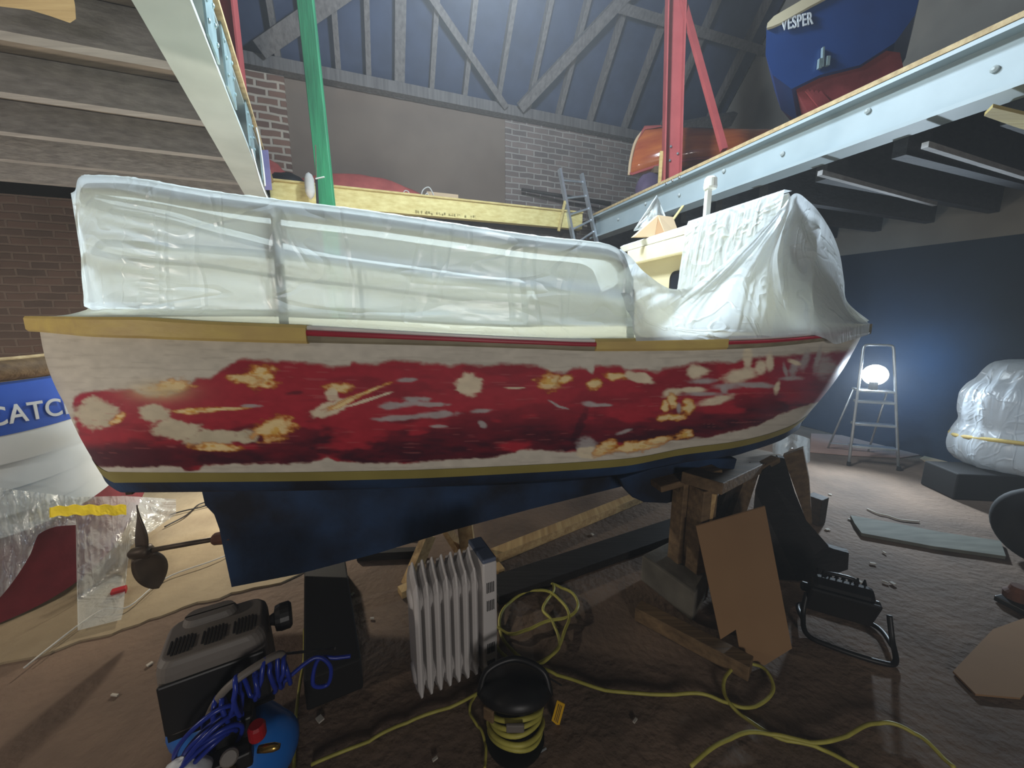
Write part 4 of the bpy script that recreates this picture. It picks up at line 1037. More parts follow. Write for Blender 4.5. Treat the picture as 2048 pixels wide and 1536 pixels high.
# ladder over the edge
t = thing('ladder', tuple(on_timber(1190, 450)), 'grey aluminium ladder standing at the corner of the back platform', 'ladder')
def lad(px, py, off): 
    r = ray(px, py); ra = r.x*AX.x+r.y*AX.y; tt = (4.76+off)/ra; return Vector((r.x*tt, r.y*tt, H+r.z*tt))
la0, la1 = lad(1146, 476, -.1), lad(1119, 338, .0); lb0, lb1 = lad(1186, 452, -.1), lad(1163, 348, .0)
lb0 = la0+(lb0-la0); 
for p0_, p1_ in ((la0, la1), (lb0, lb1)):
    ex = (p0_-p1_)*.35; obj('stile', MB().beam(p0_+ex, p1_, .03, .06, up=AX), M['alu'], t)
for f in (-.1, .12, .34, .58, .84):
    obj('rung', MB().tube([la0.lerp(la1, f), lb0.lerp(lb1, f)], .014, 8), M['alu'], t)
o = obj('wood_batten', MB().beam(lad(1117, 462, -.07), lad(1130, 402, -.055), .03, .02, up=AX), M['pine']); tag(o, 'slim pine batten leaning on the laminated beam beside the ladder', 'wood')
# fender, rod, straps by the green post
fz = on_timber(622, 378)
o = obj('fender', MB().lathe(fz-UPZ*.1-AX*.12, [(.004, -.03), (.03, 0), (.045, .04), (.045, .16), (.03, .2), (.004, .22)], 16), M['rope'], smooth=True); tag(o, 'white boat fender hanging in front of the laminated beam left of the green post', 'fender')
r0_ = aty(631, 290, 3.0); r1_ = aty(634, 420, 3.0)
t = thing('boat_aerial', tuple(r1_), 'thin dark rod standing just left of the green post', 'rod')
obj('rod', MB().tube([r1_-UPZ*.2, r0_.lerp(r1_, .5)], .009, 8), M['black'], t); obj('tip', MB().tube([r0_.lerp(r1_, .5), r0_], .004, 6), M['bronze'], t)
obj('clip', MB().tube([r0_.lerp(r1_, .52)+Vector((.0, -.01, 0)), r0_.lerp(r1_, .52)+Vector((.06, -.0, .015))], .005, 6), M['rope'], t)
def strap(pix, Y, r, m, label, cat='strap'):
    o = obj('strap', MB().tube(catmull([aty(x, y, Y) for x, y in pix], 6), r, 6), m, smooth=True); tag(o, label, cat)
def hang(px, py):
    return min(((proj(L0+dl*q+LN*.1+UPZ*zz)[0]-px)**2+(proj(L0+dl*q+LN*.1+UPZ*zz)[1]-py)**2, tuple(L0+dl*q+LN*.1+UPZ*zz)) for q in np.linspace(0, 2.9, 160) for zz in np.linspace(.0, .31, 14))[1]
def strap2(pix, r, m, label):
    h0 = Vector(hang(*pix[0])); P_ = [h0]+[aty(x, y, h0.y-.01*i) for i, (x, y) in enumerate(pix[1:])]
    o = obj('strap', MB().tube(catmull(P_, 6), r, 6), m, smooth=True); tag(o, label, 'cord')
strap2([(510, 245), (517, 275), (523, 310), (528, 350), (530, 372)], .006, M['rope'], 'white cord hanging from the end plates of the left steel beam')
strap2([(500, 300), (513, 335), (524, 372), (536, 400)], .005, M['rope'], 'thin white cord slanting down across the end of the left steel beam')
_b = hang(524, 300)[1]
G = [[aty(524+k*.8, 300+k*10, _b), aty(536+k*1.0, 300+k*10, _b)] for k in range(9)]
o = obj('strap', MB().grid(G), M['purple'], solid=.004); tag(o, 'lilac webbing strap hanging at the end of the left steel beam', 'strap')
# ------------------------------------------------------------------ under the launch
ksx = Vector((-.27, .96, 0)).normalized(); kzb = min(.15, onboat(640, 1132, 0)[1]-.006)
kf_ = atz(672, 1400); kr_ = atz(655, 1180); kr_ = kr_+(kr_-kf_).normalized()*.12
o = obj('keel_block', MB().beam(kf_+UPZ*(kzb/2-.004), kr_+UPZ*(kzb/2-.004), .205, kzb-.008), M['black_matt'], bevel=.008); tag(o, 'long black block under the keel, left of the radiator', 'block')  # block lengthened toward the camera to fill the dark area below the keel
def bar_pix(name, p0, p1, w, h, m, label, cat, z0=0, up=UPZ, bev=.003):
    a_, b_ = atz(*p0, z0), atz(*p1, z0); a_.z += h/2; b_.z += h/2
    o = obj(name, MB().beam(a_, b_, w, h, up=up), m, bevel=bev); tag(o, label, cat); return o
bar_pix('floor_timber', (985, 1122), (1300, 992), .08, .06, M['pine_y'], 'long pale timber lying on the floor from the radiator towards the bow', 'timber')
bar_pix('floor_timber', (985, 1190), (1420, 1040), .17, .05, M['blackwood'], 'dark plank on the floor running from the yellow cable coil to the trestle', 'timber')
# small cradle of pine under the keel behind the radiator
c = atz(890, 1130, 0)
t = thing('keel_cradle', (c.x, c.y, 0), 'pale pine cradle propping the keel behind the radiator', 'cradle')
def bz(px, py, Y): return aty(px, py, Y)
obj('leg', MB().beam(bz(815, 1172, 1.98), bz(858, 1070, 2.1), .05, .07), M['pine_y'], t)
obj('leg', MB().beam(bz(925, 1110, 2.22), bz(893, 1058, 2.3), .05, .05), M['pine_y'], t)
obj('upright', MB().beam(bz(938, 1110, 2.2), bz(930, 1050, 2.25), .09, .05, up=(0, 1, 0)), M['pine_y'], t)
obj('back_board', MB().beam(bz(712, 1108, 2.4), bz(835, 1085, 2.4), .03, .12), M['pine_y'], t)
obj('foot', MB().beam(atz(800, 1192)+UPZ*.02, atz(838, 1175)+UPZ*.02, .06, .04), M['pine_y'], t)
for x in (975, 998): 
    o = obj('wood_offcut', MB().box(atz(x, 1150)+UPZ*.03, (.04, .07, .06), rotz(.5)), M['pine_y'], bevel=.003); tag(o, 'small sawn pine offcut standing at the ' + ('left beside the radiator panel' if x < 980 else 'right end of the pair beside the radiator panel'), 'wood')
bar_pix('floor_timber', (716, 1118), (838, 1112), .05, .05, M['blackwood'], 'short black batten lying in front of the pine cradle', 'timber')
# ------------------------------------------------------------------ oil radiator
rd = Vector((.895, .446, 0)).normalized(); rn = Vector((.446, -.895, 0))   # rn towards the camera
rb0 = atz(846, 1418); 
rad = thing('oil_radiator', tuple(rb0+rd*.13-rn*.06), 'white oil filled radiator with seven fins standing under the launch', 'radiator')
HT = aty(822, 1112, rb0.y+.03).z-.05
def fin(i):
    o_ = rb0+rd*(i*.0375); mb = MB()
    prof = [(.0, .05), (.012, .035), (.05, .02), (.075, .0), (.1, .02), (.135, .035), (.15, .05), (.15, HT-.1), (.138, HT-.055), (.1, HT-.03), (.075, HT), (.05, HT-.03), (.012, HT-.055), (.0, HT-.1)]
    mid_ = [o_-rn*d+UPZ*z for d, z in prof]; cen = o_-rn*.075+UPZ*HT/2
    e = [cen+(p-cen)*.86 for p in mid_]
    mb.rings([[p-rd*.0125 for p in e], [p-rd*.003 for p in mid_], [p+rd*.003 for p in mid_], [p+rd*.0125 for p in e]])
    return mb
for i in range(7): obj('fin', fin(i), M['rad'], rad, bevel=.002)
for zz in (.1, HT-.15):
    mb = MB()
    for i in range(7):
        c = rb0+rd*(i*.0375-.002)-rn*.075+UPZ*zz
        mb.rings([[c+rd*dx+(rn*math.cos(a)*1.25+UPZ*math.sin(a))*r for a in [k*PI/8 for k in range(16)]] for dx, r in ((-.018, .03), (0, .046), (.018, .048), (.0245, .036))])
    obj('oil_channel', mb, M['rad'], rad, smooth=True)
pc = rb0+rd*(7*.0375+.02)-rn*.075
HP = HT-.035
box = obj('control_panel', MB().box(pc+UPZ*(HP/2+.012), (.062, .17, HP-.03), Matrix((rd, -rn, UPZ)).transposed()), M['rad'], rad, bevel=.008)
lab(obj('top_panel', MB().box(pc+UPZ*(HP+.003), (.06, .165, .018), Matrix((rd, -rn, UPZ)).transposed()), mat('panel blue grey', (96, 108, 132), .5), rad, bevel=.006), 'blue grey top of the control panel')
mb = MB()
for zz in (HP-.11, HP-.19, .16, .08):
    mb = MB()
    for k in range(5): mb.box(pc+rn*.0855+rd*(-.014+k*.007)+UPZ*zz, (.0035, .004, .045), Matrix((rd, -rn, UPZ)).transposed())
    obj('vent_slots', mb, M['black'], rad)

fe = pc+rd*.0
# ------------------------------------------------------------------ compressor with blue hose
cx = Vector((-.86, .985, 0)); cdv = Vector((.87, .5, 0)).normalized(); cnv = Vector((.5, -.87, 0)).normalized()   # cnv toward the camera
RC = Matrix((cdv, -cnv, UPZ)).transposed()
cp = thing('air_compressor', tuple(cx), 'black topped air compressor on a blue tank at the lower left', 'compressor')
def capsule(c, d, L, r, m=20):
    R_ = []
    y_ = d.cross(UPZ).normalized()
    for i in range(7):
        a = PI/2*(1-i/6); R_.append((-L/2-r*.6*math.sin(a), r*math.cos(a) if i else .004))
    for i in range(7):
        a = PI/2*i/6; R_.append((L/2+r*.6*math.sin(a), r*math.cos(a) if i < 6 else .004))
    return MB().rings([[c+d*x+(y_*math.cos(2*PI*k/m)+UPZ*math.sin(2*PI*k/m))*rr_ for k in range(m)] for x, rr_ in R_])
tax = Vector((.9, -.42, 0)).normalized(); tc_ = atz(452, 1474, .19)+Vector((.0, .03, 0)); tc_.z = .165
tank = obj('tank', capsule(tc_, tax, .3, .112, 28), M['blue_tank'], cp, smooth=True)
for sg in (-1, 1): obj('foot', MB().box(tc_+tax*.1*sg-UPZ*.135, (.03, .18, .06), Matrix((tax, Vector((-tax.y, tax.x, 0)), UPZ)).transposed()), M['black'], cp)
fc = cx+UPZ*.43-cdv*.005-cnv*.03
# motor cover: rounded box with a raised hump
def rbox(c, sx, sy, z0, z1, r, R, top=.93, n=5):
    rings = []
    for z, k in ((z0, 1), (z1-r, 1-(1-top)*.6), (z1-r*.4, top), (z1, top-.07)):
        ring = []
        for qx, qy, a0 in ((1, 1, 0), (-1, 1, 90), (-1, -1, 180), (1, -1, 270)):
            for i in range(n+1):
                a = math.radians(a0+90*i/n); ring.append(c+R @ Vector((qx*(sx/2*k-r)+r*math.cos(a), qy*(sy/2*k-r)+r*math.sin(a), 0))+UPZ*z)
        rings.append(ring)
    return MB().rings(rings)
cc_ = cx-cnv*.06-cdv*.01
fr = obj('platform', MB().box(cc_+UPZ*.315+cdv*0, (.26, .14, .03), RC), M['black'], cp)
cov = obj('motor_cover', rbox(cc_, .27, .2, .345, .565, .035, RC), M['dkgrey'], cp, smooth=False, bevel=.004)
obj('cover_hump', rbox(cc_-cnv*.062-cdv*.02, .16, .07, .5, .585, .03, RC, .85), M['dkgrey'], cov)
lab(obj('front_panel', MB().box(cc_+cnv*.098+UPZ*.43, (.25, .012, .16), RC), M['black'], cov, bevel=.01), 'black front of the motor cover')
mb = MB()
for g_ in (-.075, 0, .075):
    mb = MB()
    for k in range(7):
        for q in (0,):
            ln = .068 if 0 < k < 6 else .05
            mb.box(cc_+cdv*(g_+(k-3)*.0088)+cnv*.032+UPZ*.567, (.0044, ln, .004), RC)
    obj('vent_slots', mb, M['black_matt'], cov)
af = cc_+cdv*.155+UPZ*.52-cnv*.01
obj('air_filter', MB().lathe(af-cdv*.02, [(.015, 0), (.02, .012), (.038, .016), (.042, .03), (.042, .055), (.034, .062)], 20, cdv), M['black'], cp, smooth=False)
hp = [aty(x, y, Y) for x, y, Y in ((412, 1455, .9), (418, 1432, .885), (437, 1396, .88), (470, 1362, .89), (520, 1328, .93), (556, 1309, .97), (566, 1314, .99), (562, 1335, 1.0))]
obj('carry_handle', MB().tube(catmull(hp, 8), .01, 10), M['dkgrey'], cp, smooth=True)
obj('pressure_switch', MB().box(cx+cnv*.09+cdv*.03+UPZ*.34, (.09, .07, .09), RC), M['black'], cp, bevel=.006)
obj('regulator', MB().box(cx+cnv*.15+cdv*.0+UPZ*.3, (.14, .05, .05), RC), M['black'], cp, bevel=.006)
kc = cx+cnv*.15+cdv*.085+UPZ*.335
lab(obj('regulator_knob', MB().lathe(kc, [(.02, 0), (.022, .006), (.022, .035), (.017, .042)], 18), M['red_knob'], cp), 'red regulator knob')
obj('coupling', MB().lathe(kc-UPZ*.02+cnv*.02, [(.009, 0), (.011, .02), (.011, .04), (.007, .055)], 12, cdv+cnv*.4), M['brass'], cp, smooth=True)
obj('coupling', MB().lathe(kc-UPZ*.03-cdv*.06+cnv*.03, [(.009, 0), (.011, .02), (.011, .04), (.007, .055)], 12, cnv), M['brass'], cp, smooth=True)
obj('gauge', MB().lathe(kc-cdv*.06+cnv*.03+UPZ*.01, [(.02, 0), (.021, .012), (.017, .016)], 16, cnv+UPZ*.6), M['dkgrey'], cp)
obj('hook', MB().tube(catmull([af-cdv*.05-UPZ*.12, cx+cdv*.21+UPZ*.42, cx+cdv*.3+UPZ*.44+cnv*.06], 6), .004, 6), M['chrome'], cp)
# blue hose wound round the handle and the manifold
pts = []
for i in range(240):
    u = i/239; base = catmull(hp, 8); q = base[min(len(base)-1, int(4+u*(len(base)-10)))]
    a = u*2*PI*13; R0_ = .038+.012*math.sin(u*31)
    pts.append(q-UPZ*.04+(cnv*math.cos(a)*.022+UPZ*(math.sin(a)*R0_*1.2-.012))+cdv*.012*math.sin(u*50))
en = pts[-1]
pts += catmull([en, cx+cdv*.24+UPZ*.47+cnv*.1, cx+cdv*.28+UPZ*.43+cnv*.11, cx+cdv*.27+UPZ*.36+cnv*.1, cx+cdv*.23+UPZ*.38+cnv*.1, cx+cdv*.25+UPZ*.45+cnv*.09, cx+cdv*.3+UPZ*.44+cnv*.1, cx+cdv*.34+UPZ*.435+cnv*.11], 8)[1:]
hs = thing('air_hose', tuple(cx+cnv*.1+UPZ*.3), 'coiled blue air hose hung on the compressor handle', 'hose')
obj('coil', MB().tube(pts, .0062, 8), M['blue_hose'], hs, smooth=True)
pts = []
cb_ = aty(420, 1488, .86)
for i in range(300):
    u = i/299; a = u*2*PI*8; rr_ = .06+.018*math.sin(u*17)
    pts.append(cb_+cdv*math.cos(a)*rr_+cnv*(math.sin(a)*.03+.012*math.sin(u*29))+UPZ*(math.sin(a+.6)*rr_*1.05+.03*math.sin(u*11)+.06*(u-.5)))
obj('coil', MB().tube(pts, .0062, 8), M['blue_hose'], hs, smooth=True)
rg = cb_-cdv*.05+cnv*.02-UPZ*.02
lump('rag', rg-UPZ*.07, (.07, .05, .1), M['letter'], 'pale crumpled rag tucked into the blue hose in front of the tank', 'rag', 2)
# ------------------------------------------------------------------ cables
def cable(pix, label, r=.007, m=None, z=None, name='extension_cable', dens=6, zo=0):
    P_ = [atz(x, y, 0) for x, y in pix]; pts = catmull(P_, dens); n_ = len(pts)
    pts = [Vector((p.x, p.y, r+zo+.004+(.006*abs(math.sin(i*.35))))) for i, p in enumerate(pts)]
    o = obj(name, MB().tube(pts, r, 8), m or M['yellow_cable'], smooth=True); tag(o, label, 'cable'); return o
cable([(623, 1534), (714, 1499), (760, 1476), (814, 1450), (870, 1430), (928, 1408), (966, 1385), (985, 1372)], 'yellow cable running along the floor in front of the radiator', .006)
cable([(985, 1380), (955, 1393), (942, 1412), (940, 1431), (950, 1450), (962, 1465), (970, 1490), (972, 1510), (969, 1545)], 'short yellow cable end hanging down left of the cable reel', .005)
cable([(976, 1167), (1012, 1152), (1058, 1150), (1096, 1164), (1108, 1183), (1094, 1206), (1086, 1225), (1104, 1248), (1115, 1274), (1117, 1301), (1090, 1326), (1060, 1332), (1031, 1312), (1005, 1282), (1000, 1240), (1020, 1209), (1058, 1187), (1092, 1187), (1120, 1205), (1138, 1235), (1130, 1265), (1116, 1300), (1085, 1332), (1050, 1338), (1024, 1328), (997, 1305), (988, 1267), (989, 1217), (1004, 1187), (1043, 1171), (1085, 1169), (1111, 1175), (1142, 1190), (1156, 1213), (1143, 1236), (1096, 1248), (1058, 1263), (1027, 1274), (998, 1263), (978, 1244)], 'tangled loops of yellow cable coiled on the floor right of the radiator', .0075)
cable([(1045, 1330), (1096, 1347), (1134, 1362), (1210, 1385), (1300, 1395), (1392, 1393), (1446, 1408), (1486, 1422), (1530, 1408), (1546, 1377), (1524, 1341), (1486, 1331), (1457, 1350), (1446, 1377), (1456, 1410), (1481, 1435), (1539, 1475), (1602, 1493), (1645, 1505), (1715, 1545)], 'yellow cable with one round loop crossing the floor before the cardboard', .0068)
cable([(1380, 1545), (1432, 1504), (1486, 1480), (1539, 1480), (1590, 1492), (1647, 1498), (1691, 1484), (1736, 1462), (1775, 1459), (1825, 1478), (1861, 1507), (1905, 1550)], 'yellow cable waving along the bottom right of the floor', .0068, zo=.014)
cable([(609, 1262), (609, 1318), (602, 1364), (592, 1438), (590, 1490), (588, 1560)], 'yellow cable beside the compressor running towards the viewer', .006)
cable([(50, 1345), (200, 1232), (260, 1222), (330, 1165), (420, 1132), (480, 1105)], 'thin white string lying on the pale floor patch left of the propeller', .004, M['rope'], name='string', zo=.014)
cable([(330, 1060), (370, 1040), (400, 1015), (440, 1008)], 'thin dark cable on the pale floor patch behind the propeller shaft', .005, M['black'], name='cable', zo=.014)
cable([(340, 1036), (380, 1026), (420, 1016), (450, 1012)], 'second thin dark cable on the pale floor patch just behind the other', .005, M['black'], name='cable', zo=.014)
# cable reel
rc = atz(1030, 1478); rc.z = 0
t = thing('cable_reel', tuple(rc), 'black cable reel wound with yellow cable standing before the radiator', 'cable reel')
tx = Vector((.0, .35, .94)).normalized()
obj('base', MB().lathe(rc+UPZ*.003, [(.03, 0), (.1, 0), (.105, .012), (.04, .02)], 28), M['black'], t)
b0_ = rc+UPZ*.02
mb = MB()
for k in range(6):
    cz = b0_+tx*(.012+.021*k); R0_ = .092+.006*math.sin(k*2.1); q = UPZ.rotation_difference(tx)
    mb.tube([cz+q @ Vector((R0_*math.cos(a)*(1+.03*math.sin(a*3+k)), R0_*math.sin(a), .006*math.sin(a*2+k))) for a in [j*PI/18 for j in range(36)]], .0085, 8, closed=True)
obj('wound_cable', mb, M['yellow_cable'], t, smooth=True)
obj('drum', MB().lathe(b0_, [(.066, 0), (.066, .14)], 24, tx), M['black'], t)
tp_ = b0_+tx*.135
obj('flange', MB().lathe(tp_, [(.06, -.004), (.13, 0), (.138, .012), (.128, .034), (.1, .06), (.06, .072), (.02, .076)], 32, tx), M['black'], t, smooth=True)
obj('handle', MB().tube(catmull([tp_+Vector((-.125, -.03, .02)), tp_+Vector((-.1, .0, .09)), tp_+Vector((0, .03, .11)), tp_+Vector((.1, .0, .09)), tp_+Vector((.125, -.03, .02))], 8), .011, 8), M['black'], t, smooth=True)
q_ = tp_+Vector((-.09, -.09, .012))
obj('socket_lid', MB().box(q_, (.04, .012, .05), rotz(-.5)), M['oldwood'], t, bevel=.004)
obj('socket_lid', MB().box(tp_+Vector((.0, -.125, .0)), (.06, .012, .03)), M['dkgrey'], t, bevel=.004)
ta = atz(1118, 1430)
w0 = tp_+Vector((.06, .05, .03)); w1 = ta+UPZ*.10+Vector((.01, .03, 0))
obj('tag_cord', MB().tube(catmull([w0, (w0+w1)/2+UPZ*.01, w1], 6), .003, 6), M['black'], t)
tgp = [aty(x, y, 1.2) for x, y in ((1114, 1401), (1130, 1409), (1118, 1454), (1103, 1441))]
tg = obj('warning_tag', MB().prism(tgp, (0, .003, 0)), M['tagm'], t); lab(tg, 'yellow paper tag')
mb = MB()
for f in (.3, .5, .68): mb.beam((tgp[0].lerp(tgp[1], f)).lerp(tgp[3].lerp(tgp[2], f), .1)+Vector((0, -.002, 0)), (tgp[0].lerp(tgp[1], f)).lerp(tgp[3].lerp(tgp[2], f), .88)+Vector((0, -.002, 0)), .0015, .002)
obj('print_mark', mb, M['oldwood'], tg)
o = obj('metal_rod', MB().tube([atz(1030, 1538)+UPZ*.006, atz(1092, 1499)+UPZ*.006], .004, 8), M['alu']); tag(o, 'thin grey rod lying on the floor below the cable reel', 'rod')
# ------------------------------------------------------------------ bow trestle
Yt = 1.86
c = atz(1400, 1195)
t = thing('trestle', (c.x, c.y, 0), 'heavy wooden trestle carrying the bow', 'trestle')
def P3(px, py, Y): return aty(px, py, Y)
pt = P3(1386, 975, c.y+.02)
obj('post', MB().box((c.x-.02, c.y+.03, pt.z/2), (.095, .1, pt.z), rotz(.35)), M['oldwood'], t, bevel=.004)
obj('post', MB().box((c.x-.1, c.y+.1, pt.z/2+.05), (.05, .08, pt.z-.1), rotz(.35)), M['oldwood'], t, bevel=.004)
e1_ = Vector((c.x+.0, c.y+.04, pt.z+.0)); e2_ = P3(1532, 918, 2.72)
obj('bearer', MB().beam(e1_+(e1_-e2_)*.07+UPZ*.03, e2_+UPZ*.03, .2, .06), M['oldwood'], t, bevel=.004)
obj('bracket', MB().beam(P3(1424, 985, 1.86), P3(1412, 1055, 1.86), .03, .04, up=(0, 1, 0)), M['pine_y'], t)
obj('bracket', MB().beam(P3(1415, 983, 1.87), P3(1452, 966, 1.98), .03, .03), M['pine_y'], t)
obj('brace', MB().beam(P3(1462, 1055, 1.98), P3(1502, 938, 2.3), .11, .04, up=(.4, -1, .2)), M['oldwood'], t)
obj('brace', MB().beam(P3(1430, 1040, 1.98), P3(1462, 968, 2.15), .06, .04, up=(.4, -1, .2)), M['darkwood'], t)
lab(obj('gusset_board', MB().prism([P3(x, y, Y) for x, y, Y in ((1505, 1060, 2.15), (1512, 985, 2.2), (1524, 944, 2.25), (1556, 914, 2.35), (1569, 917, 2.35), (1590, 985, 2.25), (1617, 1052, 2.16), (1641, 1088, 2.12), (1668, 1098, 2.08), (1698, 1106, 2.05), (1696, 1139, 2.02), (1600, 1172, 1.98), (1508, 1200, 1.95))], (.02, .04, 0)), M['blackwood'], t), 'dark plywood board with a curved edge')
obj('leg', MB().prism([P3(x, y, Y) for x, y, Y in ((1566, 912, 2.42), (1606, 897, 2.46), (1618, 960, 2.5), (1624, 1050, 2.52), (1616, 1052, 2.5), (1592, 985, 2.46))], (.04, .05, 0)), M['oldwood'], t)
bx_ = atz(1635, 1052)
o = obj('timber_block', MB().box((bx_.x+.02, bx_.y+.06, .1), (.1, .1, .2), rotz(.5)), M['darkwood'], bevel=.004); tag(o, 'small dark block standing on the floor at the right foot of the trestle', 'block')
def plank(p0, p1, w, h, lbl, m=M['oldwood']):
    o = obj('packing_plank', MB().beam(p0, p1, w, h), m, bevel=.006); tag(o, lbl, 'wood')
plank(P3(1311, 972, 1.93), P3(1432, 938, 2.02), .1, .035, 'short packing plank wedged between the trestle and the blue bottom')
plank(P3(1513, 938, 2.3), P3(1552, 917, 2.36), .06, .035, 'small packing plank at the far end of the trestle top')
# rag of clear plastic at the far end
G = []
for i in range(16):
    row = []
    for j in range(12):
        u, v = i/15, j/11
        x = 1545+75*u; y = 868+30*abs(u-.55)**1.4+v*(40+12*math.sin(u*9)); row.append(aty(x, y, 2.62+.08*nz(u*3, v*3, 7)+.03*math.sin(u*12)))
    G.append(row)
o = obj('plastic_rag', MB().grid(G), M['clearfilm'], smooth=True); tag(o, 'scrap of clear plastic hooked over the far end of the trestle', 'plastic sheet')
# concrete block and timber foot
q = [atz(1275, 1130), atz(1292, 1170), atz(1390, 1212), atz(1380, 1120)]
cb2 = MB().prism([Vector((p.x, p.y, .0)) for p in (atz(1280, 1160), atz(1385, 1245), atz(1420, 1180), atz(1345, 1125))], (0, 0, .16))
o = obj('concrete_block', cb2, M['concrete'], bevel=.012); tag(o, 'rough grey concrete block at the foot of the trestle post', 'block')
bar_pix('floor_timber', (1275, 1232), (1500, 1352), .075, .07, M['oldwood'], 'squared timber on the floor in front of the concrete block, running under the cardboard', 'timber')
# cardboard sheet
tl, tr_, br_, bm_, bl_ = P3(1392, 1053, 1.79), P3(1530, 1013, 1.88), atz(1584, 1298), atz(1529, 1331), atz(1452, 1312)
pn_ = (tr_-tl).cross(bm_-tl).normalized()
def onpl(px, py):
    r = ray(px, py); o_ = Vector((0, 0, H)); k_ = (tl-o_).dot(pn_)/r.dot(pn_); return o_+r*k_
br_ = onpl(1584, 1297); no1, no2, no3 = onpl(1441, 1279), onpl(1472, 1259), onpl(1482, 1316)
mb = MB(); th = Vector((.0, .006, .002))
cen_ = tl.lerp(br_, .5)
mb.prism([tl, tr_, br_, bm_, no3, no2, no1], th)
cbd = obj('cardboard_sheet', mb, M['card']); tag(cbd, 'brown cardboard sheet with a torn bottom corner leaning on the trestle', 'cardboard')
# ------------------------------------------------------------------ black floodlight on the floor
lc = atz(1682, 1262); 
fl = thing('floodlight', tuple(lc), 'black portable floodlight on a tube stand in front of the trestle', 'lamp')
Rf = rotz(-.5) @ Matrix.Rotation(.5, 3, 'X')
hc_ = lc+UPZ*.16+Vector((.0, .04, 0))
obj('lamp_body', MB().box(hc_, (.24, .09, .17), Rf), M['black'], fl, bevel=.025)
mb = MB()
for k in range(8): mb.box(hc_+Rf @ Vector((-.09+k*.026, .055, .0)), (.006, .04, .14), Rf)
obj('cooling_fins', mb, M['black_matt'], fl)
obj('lens_hood', MB().box(hc_+Rf @ Vector((0, -.055, 0)), (.26, .02, .19), Rf), M['black'], fl, bevel=.02)
Rz = rotz(-.5)
st = catmull([lc+Rz @ Vector((x, y, z)) for x, y, z in ((-.15, -.0, .15), (-.16, -.04, .06), (-.15, -.12, .012), (-.05, -.15, .01), (.1, -.15, .01), (.16, -.12, .012), (.165, -.04, .06), (.155, 0, .15))], 8)
obj('stand', MB().tube(st, .011, 10), M['black'], fl, smooth=True)
st = catmull([lc+Rz @ Vector((x, y, z)) for x, y, z in ((-.16, -.06, .04), (-.15, .1, .012), (0, .13, .01), (.15, .1, .012), (.165, -.06, .04))], 8)
obj('stand', MB().tube(st, .011, 10), M['black'], fl, smooth=True)
obj('knob', MB().lathe(hc_+Rf @ Vector((-.125, 0, 0)), [(.022, 0), (.022, .02), (.015, .026)], 12, Rf @ Vector((-1, 0, 0))), M['black'], fl)
obj('knob', MB().lathe(hc_+Rf @ Vector((.125, 0, 0)), [(.022, 0), (.022, .02), (.015, .026)], 12, Rf @ Vector((1, 0, 0))), M['black'], fl)
obj('handle', MB().tube(catmull([hc_+Rf @ Vector((-.07, .03, .085)), hc_+Rf @ Vector((-.05, .03, .12)), hc_+Rf @ Vector((.03, .03, .12)), hc_+Rf @ Vector((.05, .03, .085))], 6), .009, 8), M['black'], fl, smooth=True)
# ------------------------------------------------------------------ step ladder with the lit lamp
la, lb = atz(1697, 931), atz(1797, 941)
mdl = (la+lb)/2; wd = (lb-la).normalized(); bk = Vector((-wd.y, wd.x, 0)); 
sl_ = thing('step_ladder', tuple(mdl), 'small aluminium step ladder standing by the bow with a lit lamp on it', 'ladder')
hw = (lb-la).length/2
ztop = aty(1750, 690, mdl.y+.25).z
def frm(w0, w1, y0, y1, z0, z1, r, nm, m=M['alu'], hoop=True):
    L_ = [mdl-wd*w0+bk*y0+UPZ*z0]; R2 = [mdl+wd*w0+bk*y0+UPZ*z0]
    tl_ = mdl-wd*w1+bk*y1+UPZ*z1; tr2 = mdl+wd*w1+bk*y1+UPZ*z1
    if hoop:
        d1 = (tl_-L_[0]).normalized()
        pts_ = [L_[0], tl_-d1*.05]+catmull([tl_-d1*.05, tl_-d1*.01+wd*.01, tl_+wd*.05], 5)[1:]+catmull([tr2-wd*.05, tr2-(tr2-R2[0]).normalized()*.01-wd*.01, tr2-(tr2-R2[0]).normalized()*.05], 5)+[R2[0]]
        obj(nm, MB().tube(pts_, r, 8), m, sl_, smooth=True)
    else:
        for a_, b_ in ((L_[0], tl_), (R2[0], tr2)): obj(nm, MB().tube([a_, b_], r, 8), m, sl_, smooth=True)
frm(hw, hw*.6, 0, .26, 0, ztop, .0125, 'front_frame')
frm(hw*.92, hw*.7, .52, .27, .01, ztop*.62, .009, 'rear_leg', hoop=False)
for f in (.17, .36, .53):
    w_ = hw-(hw*.4)*f*.97; z_ = ztop*(f+.0); y_ = .26*f
    z_ = ztop*(.16+.185*(0, 1, 2)[(.17, .36, .53).index(f)]) 
    fz_ = z_/ztop; w_ = hw-hw*.4*fz_; y_ = .26*fz_
    obj('tread', MB().box(mdl+bk*(y_+.03)+UPZ*z_, (2*w_, .08, .025), Matrix((wd, bk, UPZ)).transposed()), M['alu'], sl_, bevel=.004)
fz_ = .62; obj('tread', MB().box(mdl+bk*(.26*fz_+.06)+UPZ*(ztop*.62), (2*(hw-hw*.4*fz_)*.98, .16, .02), Matrix((wd, bk, UPZ)).transposed()), M['alu'], sl_, bevel=.004)
obj('rear_bar', MB().tube([mdl-wd*hw*.9+bk*.48+UPZ*.08, mdl+wd*hw*.9+bk*.48+UPZ*.08], .01, 8), M['alu'], sl_)
for sg in (-1, 1): obj('foot', MB().lathe(mdl+wd*hw*sg, [(.017, 0), (.017, .04)], 10), M['black'], sl_)
lz = aty(1750, 750, mdl.y+.2)
LAMP = lz.copy()
dirc = (Vector((0, 0, H))-lz); dirc.z = -.02; dirc.normalize()
